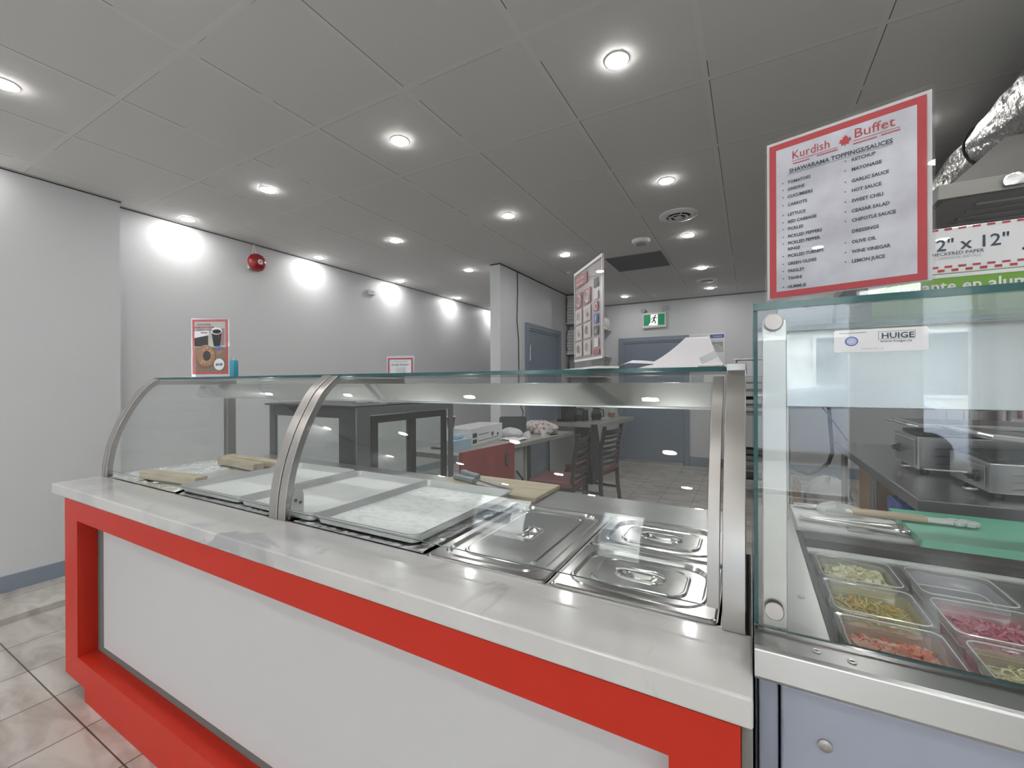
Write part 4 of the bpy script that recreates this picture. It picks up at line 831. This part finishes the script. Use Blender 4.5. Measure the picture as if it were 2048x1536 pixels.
# cold shelf cabinet of the back wall: grey stainless fridge
rk = thing('sheet_pan_rack', 'tall wheeled sheet pan rack behind the case, by the steel end post', 'sheet pan rack', (.11, 5.8, FL)); ork = (-.11, -5.8, D)
G(m_steel).box(-.165, 5.5, 1.555, .39, 6.1, 1.58).obj('top_frame', rk, .003, loc=ork)
for x in (-.165, .355):
    for y in (5.5, 6.065): G(m_steel).box(x, y, .08, x + .032, y + .032, 1.555).obj('upright', rk, .002, loc=ork)
for k in range(15):
    z = .2 + k * .09
    g = G(m_steelx)
    for x in (-.133, .325): g.box(x, 5.5, z, x + .03, 6.1, z + .004)
    g.obj('runner', rk, loc=ork)
for x in (-.15, .37):
    for y in (5.52, 6.08): G(m_black).tube([(x - .012, y, FL + .04), (x + .012, y, FL + .04)], .04, n=16).obj('caster', rk, loc=ork)
for k in range(9):
    z = .207 + k * .09 + (.36 if k > 3 else 0)
    o = G(m_alu if k % 3 else m_dark).loft([rr(.40, .56, .02, 0), rr(.44, .585, .02, .022)], cap0=True, cap1=False).obj('sheet_pan', loc=(.113, 5.80, z)); tag(o, 'sheet pan on runner %s of the tall rack' % ('one two three four five six seven eight nine'.split()[k]), 'sheet pan', 'sheet pans in the rack')
G_ = G(m_pwhite); G_.box(-.12, 5.50, 1.37, .20, 5.7, 1.549); tag(G_.obj('white_tub', bev=.004), 'white square tub in the top slot of the tall rack', 'tub')
wl = thing('wall_hook_rail', 'small dark fitting on the back wall right of the notice board', 'wall fitting', (-.44, YB, .27)); G(m_dark).tube([(0, -.02, .10), (.05, -.06, .02), (-.04, -.07, -.03), (.05, -.08, -.06)], .006, n=6).obj('wire_holder', wl)
# hood and duct
hd = thing('exhaust_hood', 'grey steel exhaust hood over the cooking line', 'exhaust hood', (1.3, 3.2, 2.0)); oh = (-1.3, -3.2, -2.0)
m_hood = mat('hood_steel', (.15, .145, .135), .5, .1)
g = G(mat('hood_lip', (.29, .285, .265), .45, .2)); g.box(.638, 2.24, 2.0, 1.95, 2.26, 2.056); g.box(.638, 2.26, 2.0, .658, 4.6, 2.056); g.box(.658, 4.58, 2.0, 1.95, 4.60, 2.056); g.obj('lip', hd, .002, loc=oh)
g = G(m_hood); lo = [(.70, 2.262, 2.05), (1.95, 2.262, 2.05), (1.95, 4.55, 2.05), (.70, 4.55, 2.05)]; hi = [(.86, 2.62, 2.215), (1.95, 2.62, 2.215), (1.95, 4.2, 2.215), (.86, 4.2, 2.215)]
lo = [(.678, 2.262, 2.056), (1.95, 2.262, 2.056), (1.95, 4.578, 2.056), (.678, 4.578, 2.056)]; hi = [(.84, 2.30, 2.215), (1.95, 2.30, 2.215), (1.95, 4.4, 2.215), (.84, 4.4, 2.215)]
g.loft([lo, hi], None, False, False, True); g.obj('canopy', hd, loc=oh)
g = G(mat('filter_steel', (.42, .42, .42), .45, .5)); g.box(.66, 2.262, 2.0, 1.94, 4.57, 2.006)
for k in range(26): g.box(.78, 2.35 + k * .085, 1.992, 1.90, 2.38 + k * .085, 1.9995)
g.obj('filter_panel', hd, loc=oh)
def duct(pts, r, name, seed):
    rnd = random.Random(seed); P_ = [Vector(p) for p in pts]; out = []; n = 60
    for i in range(n + 1):
        s = i / n * (len(P_) - 1); k = min(int(s), len(P_) - 2); out.append(P_[k].lerp(P_[k + 1], s - k))
    sm = [sum((out[max(0, min(n, i + d))] for d in (-3, -2, -1, 0, 1, 2, 3)), Vector()) / 7 for i in range(n + 1)]
    g = G(m_duct); g.tube(sm, [r * (1 + .03 * math.sin(i * 1.9) + rnd.uniform(-.025, .025)) for i in range(n + 1)], n=22)
    for i, p in enumerate(g.v): g.v[i] = p + Vector((rnd.uniform(-1, 1), rnd.uniform(-1, 1), rnd.uniform(-1, 1))) * .006
    for i in range(len(g.sm)): g.sm[i] = False
    return g
m_duct = mat('duct_foil', (.42, .42, .41), .28, 1.0); bump(m_duct, 34, 1.0, detail=6, dist=.02)
dt = thing('foil_duct', 'crinkled silver foil duct running under the ceiling above the exhaust hood', 'duct', (1.05, 2.7, 2.42)); odt = (-1.05, -2.7, -2.42)
duct([(1.02, 1.2, 2.45), (1.03, 2.5, 2.42), (1.06, 5.2, 2.42), (1.2, 7.2, 2.42)], .125, 'foil_duct', 1).obj('main_run', dt, loc=odt)
duct([(1.15, 2.72, 2.2155), (1.15, 2.72, 2.27), (1.14, 2.70, 2.33), (1.16, 2.5, 2.38), (1.18, 2.2, 2.40)], .10, 'foil_duct', 2).obj('elbow', dt, loc=odt)
G(m_black).tube([(1.04 + .136 * math.cos(a * 2 * math.pi / 24), 2.86 + .03 * math.sin(a * .26), 2.42 + .136 * math.sin(a * 2 * math.pi / 24)) for a in range(25)], .006, n=6).obj('strap', dt, loc=odt)
o = baggy('foil_scrap', (.84, 2.230, 2.010), (.028, .008, .026), 'small scrap of foil stuck on the front lip of the hood', 3, m_foil, 'foil scrap')

# ---------------- rear counter, fridge, chairs ----------------
fr = thing('pastry_display_fridge', 'black framed glass display fridge standing behind the glass case', 'display fridge', (-2.366, 2.16, FL)); of = (2.366, -2.16, D)
x0, x1, y0, y1, zt = -2.773, -1.96, 1.70, 2.606, 1.165
g = G(m_dark); g.box(x0 + .03, y0 + .03, FL, x1 - .03, y1 - .03, .04); g.box(x0, y0, .04, x1, y1, .42); g.obj('base_cabinet', fr, .004, loc=of)
g = G(m_dark)
for a, b in ((x0, y0), (x1 - .14, y0)): g.box(a, b, .42, a + (.06 if a == x0 else .14), b + .02, zt)
g.box(x0 + .06, y0, 1.10, x1 - .14, y0 + .02, zt); g.obj('front_frame', fr, .003, loc=of)
g = G(mat('grey_side_frame', (.20, .21, .23), .3, .5)); g.box(x1, y0, .42, x1 + .012, y0 + .10, zt); g.box(x1, y0 + .10, 1.115, x1 + .012, y1 - .05, zt); g.box(x1, y1 - .05, .42, x1 + .012, y1, zt); g.obj('door_surround', fr, .002, loc=of)
for k, (a, b) in enumerate(((y0 + .11, y0 + .50), (y0 + .44, y1 - .055))):
    g = G(m_black); xx = x1 + .001 - .016 * k
    for q in ((a, .43, a + .055, 1.11), (b - .05, .43, b, 1.11), (a + .055, 1.065, b - .05, 1.11), (a + .055, .43, b - .05, .50)): g.box(xx - .012, q[0], q[1], xx + .006, q[2], q[3])
    d_ = g.obj('sliding_door', fr, .002, loc=of); G(m_glass2).box(xx - .005, a + .055, .50, xx - .001, b - .05, 1.065).obj('door_glass', d_)
G(m_glass2).box(x0 + .06, y0 + .004, .42, x1 - .14, y0 + .010, 1.10).obj('front_glass', fr, loc=of)
G(m_glass2).box(x0 + .002, y0 + .02, .42, x0 + .008, y1 - .02, 1.10).obj('side_glass', fr, loc=of)
G(m_glass2).box(x0 + .01, y1 - .012, .42, x1 - .01, y1 - .006, 1.10).obj('rear_glass', fr, loc=of)
g = G(m_black); g.box(x0 - .03, y0 - .015, zt, x1 + .012, y1, zt + .012); g.obj('top_plate', fr, .003, loc=of)
for z in (.62, .85): G(m_glass2).box(x0 + .03, y0 + .04, z, x1 - .06, y1 - .04, z + .006).obj('shelf', fr, loc=of)
t = thing('cake_stand_trivet', 'low wire trivet with steel rings on top of the display fridge', 'trivet', (-2.35, 1.95, zt + .012))
G(m_dark).tube([(-.36, -.1, .02), (.36, -.1, .02), (.36, .1, .02), (-.36, .1, .02), (-.36, -.1, .02)], .003, n=6).obj('wire', t)
G(m_pan).lathe([(.07, 0), (.07, .035), (.066, .035), (.066, 0)], (.12, 0.05, .0), n=28, cap0=False, cap1=False).obj('ring', t); G(m_pan).lathe([(.055, 0), (.055, .03), (.05, .03), (.05, 0)], (.27, .1, .0), n=28, cap0=False, cap1=False).obj('ring', t)

dc = thing('side_service_counter', 'grey laminate side counter with a red end panel along the partition', 'counter', (-2.2, 3.6, FL)); od = (2.2, -3.6, D)
g = G(m_lam); g.prism([(-2.42, 2.66), (-1.955, 2.66), (-1.845, 3.45), (-1.745, 4.61), (-2.42, 4.61)], .712, .75, 'z'); g.obj('worktop', dc, .003, loc=od)
g = G(m_red2); g.prism([(-1.95, 2.68), (-1.93, 2.68), (-1.852, 3.39), (-1.872, 3.39)], .03, .772, 'z'); rp = g.obj('red_panel', dc, .002, loc=od)
Th = Matrix.Translation((-1.8615, 3.285, .636)) @ Matrix.Rotation(math.radians(6.3), 4, 'Z') @ Matrix.Rotation(math.pi / 2, 4, 'Y')
g = G(m_pan); g.lathe([(.054, -.004), (.058, .003), (.052, .005), (.050, -.004)], T=Th, n=32, cap0=False, cap1=False); g.lathe([(.050, .0018), (.050, .0024)], T=Th, n=32, m=mat('hole_dark', (.10, .10, .09), .6)); g.obj('cable_grommet', rp)
g = G(m_lgrey); g.box(-1.92, 3.42, .0, -1.885, 3.62, .711); g.box(-2.38, 3.44, .0, -1.92, 3.46, .711); g.obj('side_support', dc, .002, loc=od)
g = G(m_lgrey); g.box(-2.40, 3.80, .0, -1.95, 3.83, .711); g.obj('side_support', dc, .002, loc=od)
g = G(m_dark); g.box(-2.38, 3.84, .0, -2.02, 4.06, .70); g.obj('dark_cabinet', dc, .004, loc=od)
cbl = G(m_black).tube([(-1.86, 3.44, .50), (-1.83, 3.50, .42), (-1.82, 3.52, .30), (-1.83, 3.52, .10), (-1.84, 3.5, FL + .01)], .010, n=8).obj('extension_cord'); tag(cbl, 'black cord curving down beside the red panel', 'cord')
# items on the side counter
Z = .7505
t = thing('printed_carton', 'white printed carton on the side counter, beneath the dark red cup', 'carton', (-2.27, 3.40, Z), math.radians(96))
G(m_pwhite).box(-.33, -.12, 0, .33, .14, .155).obj('carton', t, .003); g = G(m_ptext); T_ = Matrix.Translation((0, -.1208, 0)) @ STAND
for q in ((-.30, .07, -.22, .11), (-.30, .02, -.22, .055), (-.19, .085, .02, .092), (-.19, .03, .24, .036), (.06, .07, .14, .076), (.08, .05, .12, .09), (.2, .045, .24, .07)): quad(g, *q, 0, m_ptext, T_)
g.obj('printing', t)
t = thing('takeaway_cup', 'dark red takeaway cup standing on the white carton', 'cup', (-2.315, 3.06, Z + .1555)); G(mat('cup_red', (.16, .03, .03), .4)).lathe([(.028, 0), (.042, .10), (.039, .10), (.026, .004)], n=20, cap1=True).obj('cup', t); G(m_white).lathe([(.0435, .10), (.0435, .106), (.0, .106)], n=20, cap1=False).obj('rim', t)
t = thing('glove_box', 'pale blue glove box at the near end of the side counter', 'box', (-2.14, 2.92, Z), math.radians(83)); G(mat('glove_blue', (.42, .58, .70), .5)).box(-.11, -.06, 0, .11, .06, .085).obj('carton', t, .002)
baggy('glove', (0, 0, .086), (.05, .03, .03), 'x', 3, mat('glove_light_blue', (.40, .60, .75), .4)).parent = t
gl = [c for c in t.children if c.name.startswith('glove')][0]
for k_ in ('label', 'category'): del gl[k_]
o = G(m_dark).box(-.06, -.02, 0, .06, .03, .012).obj('card_reader'); o.location = (-2.30, 2.86, Z + .001); tag(o, 'small dark striped card lying beside the glove box', 'card')
baggy('plastic_bag', (-2.15, 3.86, Z), (.12, .09, .06), 'crumpled white plastic bag in front of the dark tablet', 8, mat('milky_plastic', (.62, .62, .62), .4))
t = thing('tablet_terminal', 'dark rounded tablet terminal standing at the end of the partition', 'tablet', (-2.24, 4.06, Z), math.radians(29))
g = G(m_dark); g.loft([rr(.285, .185, .025, 0), rr(.29, .19, .027, .004), rr(.29, .19, .027, .014), rr(.285, .185, .025, .018)], T=Matrix.Translation((0, .0, .097)) @ Matrix.Rotation(math.radians(80), 4, 'X')); g.obj('case', t); G(m_lgrey).add([(-.03, -.0225, .03), (-.012, -.0225, .07), (-.004, -.0225, .07), (.012, -.0225, .03), (-.004, -.0225, .045)], [(0, 1, 2, 3, 4)]).obj('logo', t)
G(m_black).box(-.05, -.02, 0, .05, .08, .006).obj('foot', t)
cl = baggy('wrapped_bag', (-2.06, 4.33, Z), (.21, .15, .085), 'red printed clear bag of wrapping at the far end of the side counter', 11, mat('red_print_wrap', (.55, .45, .45), .35)); noise_color(cl.data.materials[0], (.40, .16, .17), (.66, .64, .64), 24, .38, .50)
o = G(m_paper).grid(lambda u, v: (-2.12 + .22 * u, 3.56 + .20 * v + .03 * u, Z + .004 + .012 * abs(math.sin(u * 7 + v * 3))), 12, 10).obj('paper_napkins', solid=.0008); tag(o, 'loose white paper on the side counter edge before the bag', 'paper')
o = G(m_pwhite).prism([(-.04, 0), (.04, 0), (.03, .07), (-.02, .05)], -.02, .02, 'y').obj('paper_packet'); o.location = (-1.99, 3.90, Z); tag(o, 'small folded white packet beside the tablet', 'packet')
t = thing('paper_cup', 'small white paper cup at the edge of the side counter', 'cup', (-1.87, 4.06, Z)); G(m_pwhite).lathe([(.028, 0), (.036, .06), (.033, .06), (.025, .004)], n=18, cap1=True).obj('cup', t)
o = G(m_black).box(-.05, -.012, 0, .05, .012, .014).obj('marker_pen'); o.location = (-1.83, 4.22, Z); o.rotation_euler = (0, 0, 1.2); tag(o, 'dark pen lying beside the small white paper cup', 'pen')

# bar counter at the back with coffee things
bc = thing('rear_coffee_counter', 'grey laminate coffee counter by the back wall under the shelves', 'counter', (-2.05, 6.4, FL)); ob = (2.05, -6.4, D)
ZB = .78
g = G(m_lam); g.prism([(-2.428, 5.30), (-1.72, 5.30), (-1.66, 5.34), (-1.56, 6.70), (-2.428, 6.70)], ZB - .05, ZB, 'z'); g.obj('worktop', bc, .003, loc=ob)
G(m_lgrey).box(-2.40, 5.40, .0, -2.38, 6.68, ZB - .051).obj('support', bc, loc=ob); G(m_dark).box(-2.02, 5.36, .0, -1.80, 5.40, ZB - .051).obj('front_panel', bc, loc=ob)
def coffee(x, y, label):
    t = thing('coffee_pot', label, 'coffee pot', (x, y, ZB + .0005), 0, 'coffee pots')
    G(m_pan).lathe([(.07, 0), (.07, .012), (.062, .014)], n=24).obj('base', t); G(glass('carafe_glass', (.55, .55, .55)) if 'carafe_glass' not in MATS else MATS['carafe_glass']).lathe([(.06, .014), (.075, .05), (.07, .11), (.045, .15), (.05, .165)], n=24, cap0=False, cap1=False).obj('glass_bowl', t)
    G(m_black).lathe([(.052, .165), (.052, .18), (0, .185)], n=24, cap1=False).obj('lid', t); G(m_black).tube([(.045, -.02, .165), (.11, -.03, .15), (.11, -.03, .06), (.07, -.02, .05)], .009, n=8).obj('handle', t); G(mat('coffee', (.03, .015, .01), .2)).lathe([(.057, .015), (.069, .05), (.066, .09)], n=24).obj('coffee', t)
cm = thing('coffee_maker', 'black coffee maker at the left of the coffee counter', 'coffee maker', (-2.20, 5.52, ZB + .0005)); G(m_black).box(-.10, -.10, 0, .10, .12, .03).obj('base', cm, .004); G(m_black).box(-.10, .04, .03, .10, .12, .33).obj('tank', cm, .004); G(m_dark).box(-.10, -.10, .24, .10, .04, .34).obj('brew_head', cm, .004)
coffee(-2.01, 5.52, 'glass coffee pot directly right of the black coffee maker'); coffee(-1.86, 5.78, 'second glass coffee pot, half full, further right')
t = thing('black_canister', 'short black canister between the two coffee pots', 'canister', (-2.00, 5.72, ZB + .0005)); G(m_black).lathe([(.04, 0), (.04, .14), (.036, .15)], n=18).obj('body', t); G(m_pan).lathe([(.036, .15), (.036, .165), (.01, .17)], n=18).obj('lid', t)
o = G(m_pwhite).box(-.12, -.09, 0, .12, .09, .02).obj('paper_stack'); o.location = (-1.93, 6.15, ZB + .001); tag(o, 'low stack of white paper behind the coffee pots', 'paper stack')
t = thing('straw_cup', 'plastic cup with a pinkish bottom holding stirrers', 'cup', (-1.84, 6.45, ZB + .0005)); G(mat('pinkish', (.40, .22, .18), .5)).lathe([(.05, 0), (.055, .07)], n=18).obj('lower_cup', t); G(m_bagpl).lathe([(.055, .071), (.062, .15)], n=18, cap0=False, cap1=False).obj('upper_cup', t)
for k in range(5): pass
g = G(m_pan)
for k in range(6): g.tube([(.0, 0, .02), (.03 * math.cos(k), .03 * math.sin(k), .20 + .01 * k)], .004, n=6)
g.obj('handles', thing('utensil_bundle', 'bundle of steel spoons standing right of the pinkish cup', 'spoons', (-1.78, 6.62, ZB + .0005)))
# wall shelves with pizza boxes
sh_m = m_white
for z, lab in ((2.195, 'top white wall shelf under the pizza box stack with the helmet'), (1.735, 'middle white wall shelf between two stacks of boxes'), (1.395, 'lowest white wall shelf, seen just under the glass edge')):
    t = thing('wall_shelf', lab, 'shelf', (-2.25, 6.7, z), 0, 'white wall shelves')
    G(sh_m).box(-.18, -.62, 0, .18, .60, .018).obj('board', t, .002)
    for y in (-.45, .45): G(m_lgrey).prism([(-.18, -.002), (.14, -.002), (-.18, -.12)], y, y + .02, 'y').obj('bracket', t)
def pboxes(z0, n, y0, label, th=.042, kind='white pizza box'):
    base = None
    for k in range(n):
        if base is None:
            base = thing('pizza_box', '', 'pizza box', (0, 0, 0)); G(mat('white_card', (.68, .68, .66), .6)).box(-.165, -.165, 0, .165, .165, th - .003).obj('carton', base, .003); G(m_black).box(.04, -.1665, th * .45, .075, -.1645, th * .62).obj('finger_slot', base); o = base
        else: o = dup(base)
        o.location = (-2.25 + random.uniform(-.006, .006), y0 + random.uniform(-.006, .006), z0 + k * th); o['group'] = label
        nth = ['lowest', 'second from the bottom', 'third from the bottom', 'fourth from the bottom', 'fifth from the bottom', 'sixth from the bottom', 'seventh from the bottom', 'eighth from the bottom', 'ninth from the bottom', 'tenth from the bottom'][k]
        o['label'] = '%s, %s' % (nth, kind) if n > 1 else kind
pboxes(2.2135, 9, 6.26, 'pizza boxes on the top shelf', .046, 'white pizza box on the top wall shelf')
pboxes(1.7535, 8, 6.26, 'pizza boxes on the middle shelf', .044, 'white pizza box on the middle wall shelf')
baggy('grey_dome', (-2.25, 6.26, 1.7535 + 8 * .044 + .001), (.14, .12, .05), 'grey rounded bundle squeezed between the box stack and top shelf', 1, mat('grey_dome', (.30, .31, .32), .5), 'bundle')
hb = thing('clear_tub', 'round clear tub with dark contents at the end of the top shelf', 'tub', (-2.14, 7.05, 2.2135)); G(m_bagpl).lathe([(.09, 0), (.11, .08), (.09, .16), (.03, .19)], n=20, cap0=False).obj('bowl', hb); G(m_dark).lathe([(.07, .03), (.075, .09), (.05, .11)], n=16).obj('contents', hb)
baggy('plastic_bag', (-2.2, 6.85, 1.7535), (.14, .16, .07), 'white bag lying at the far end of the middle shelf', 4, mat('milky_plastic', (.62, .62, .62), .4))
G_ = G(m_dark); G_.box(-2.37, 6.12, 1.4135, -2.15, 6.3, 1.50); tag(G_.obj('grey_labelled_tub', bev=.004), 'dark labelled tub on the lowest wall shelf', 'tub')
o = G(mat('bag_grey', (.42, .42, .42), .5)).box(-2.40, 6.12, 1.5005, -2.12, 6.38, 1.66).obj('grey_sack', bev=.03, seg=4); tag(o, 'soft grey sack on the dark tub of the lowest shelf', 'sack')
o = G(m_pred).box(-.09, -.03, 0, .09, .03, .03).obj('red_packet'); o.location = (-2.12, 7.1, 1.4135); o.rotation_euler = (0, 0, 1.3); tag(o, 'red packet at the far end of the lowest wall shelf', 'packet')
# chairs
def chair(label, loc, rz):
    t = thing('ladder_back_chair', label, 'chair', loc, rz, 'dark ladder back chairs at the side counter')
    w = .20
    def post(y):
        return [(.19, y, .0), (.195, y, .22), (.20, y, .45), (.215, y, .65), (.25, y, .88)]
    def bar(g, pts, a, b):
        g.loft([[(p[0] - a, p[1] - b, p[2]), (p[0] + a, p[1] - b, p[2]), (p[0] + a, p[1] + b, p[2]), (p[0] - a, p[1] + b, p[2])] for p in pts], None, False)
    for s in (-1, 1):
        g = G(m_espresso); P_ = [(.235, s * w, 0), (.20, s * w, .25), (.19, s * w, .45), (.205, s * w, .66), (.245, s * w, .885)]; bar(g, P_, .017, .016); g.obj('back_leg', t, .004)
        g = G(m_espresso); bar(g, [(-.20, s * w, 0), (-.19, s * w, .42)], .017, .017); g.obj('front_leg', t, .004)
        g = G(m_espresso); g.box(-.18, s * w - .01, .20, .19, s * w + .01, .225); g.obj('side_stretcher', t, .003)
    g = G(m_espresso); g.box(-.20, -w - .01, .385, .20, w + .01, .425); g.obj('seat_frame', t, .005)
    g = G(m_seat); g.loft([rr(.42, .43, .04, .425), rr(.44, .45, .05, .44), rr(.43, .44, .05, .465), rr(.36, .37, .06, .475)]); g.obj('seat', t)
    for k in range(7):
        z = .50 + k * .053; f_ = (z - .45) / .435; x = .19 + .055 * f_ ** 1.3
        g = G(m_espresso); n = 8; hh = .014 if k < 6 else .028
        lp = []
        for i in range(n + 1):
            y = -w + 2 * w * i / n; xx = x + .025 * math.sin(math.pi * i / n); lp.append([(xx - .006, y, z - hh), (xx + .006, y, z - hh), (xx + .006, y, z + hh), (xx - .006, y, z + hh)])
        g.loft(lp, None, False); g.obj('slat', t, .002)
    return t
chair('dark ladder back chair with burgundy seat, nearer, tucked at the counter', (-1.51, 3.60, FL), math.radians(3))
chair('dark ladder back chair with burgundy seat, further away, whole back visible', (-1.46, 4.38, FL), math.radians(-9))
jk = thing('black_jacket', 'black jacket hanging over the chair backs between the two chairs', 'jacket', (-1.26, 3.85, FL))
rnd = random.Random(5)
def jf(u, v):
    a = 2 * math.pi * u; w_ = .045 + .065 * min(1, v * 1.6) - .02 * max(0, v - .8) * 5 * .3
    fold = 1 + .22 * math.sin(5 * a) * min(1, v * 2) + .06 * math.sin(11 * a + 3 * v)
    return (w_ * .55 * fold * math.cos(a), w_ * fold * math.sin(a), .93 - .52 * v - .02 * math.sin(3 * a) * v)
g = G(mat('black_cloth', (.018, .018, .024), .7)); g.grid(jf, 40, 18); g.add([jf(i / 40, 0) for i in range(40)], [tuple(range(40))]); jo = g.obj('body', jk)
g = G(mat('black_cloth', (.018, .018, .024), .7)); g.tube([(.02, -.09, .86), (.03, -.12, .72), (.03, -.11, .50)], [.035, .04, .032], n=12); g.obj('sleeve', jk)

# ---------------- street outside the storefront ----------------
g = G(mat('asphalt', (.22, .22, .22), .85)); g.box(-30, -40, -.25, 30, YF - .16, -.12); o = g.obj('street', kind='structure')
bd = thing('building', 'pale building across the street with wide dark windows, seen in reflections', 'building', (0, -17, -.12)); 
g = G(mat('facade', (.72, .71, .68), .7)); g.box(-14, -3, 0, 14, -.2, 7); g.obj('wall', bd)
for k in range(9):
    x = -12 + k * 2.8
    f_ = G(m_alum).box(x, -.2, .9, x + 2.1, -.12, 3.1).obj('window', bd); G(mat('dark_pane', (.08, .10, .12), .08)).box(x + .1, -.119, 1.0, x + 2.0, -.10, 3.0).obj('pane', f_)
g = G(mat('sign_band', (.30, .32, .36), .5)); g.box(-13, -.2, 3.3, 13, -.05, 4.1); g.obj('sign_band', bd)
cr = thing('parked_car', 'silver blue parked car outside, seen as a reflection in the right glass', 'car', (1.0, -8.2, -.12))
m_car = mat('car_paint', (.42, .46, .55), .25, .5, coat=1.0)
body = [(-2.2, .25), (-2.15, .62), (-1.9, .78), (-1.05, .92), (-.35, 1.30), (.3, 1.38), (1.0, 1.33), (1.75, .98), (2.15, .90), (2.25, .55), (2.2, .25)]
g = G(m_car); g.prism(body, -.85, .85, 'y'); g.obj('body', cr, .05, seg=3)
g = G(mat('dark_pane', (.08, .10, .12), .08)); win = [(-.95, .95), (-.38, 1.24), (.3, 1.31), (.95, 1.27), (1.5, 1.0)]
g.prism(win, .851, .858, 'y'); g.prism(win, -.858, -.851, 'y'); g.obj('side_window', cr)
for x in (-1.4, 1.4):
    for y in (-.78, .78): G(m_black).tube([(x, y - .09, .32), (x, y + .09, .32)], .32, n=24).obj('wheel', cr)
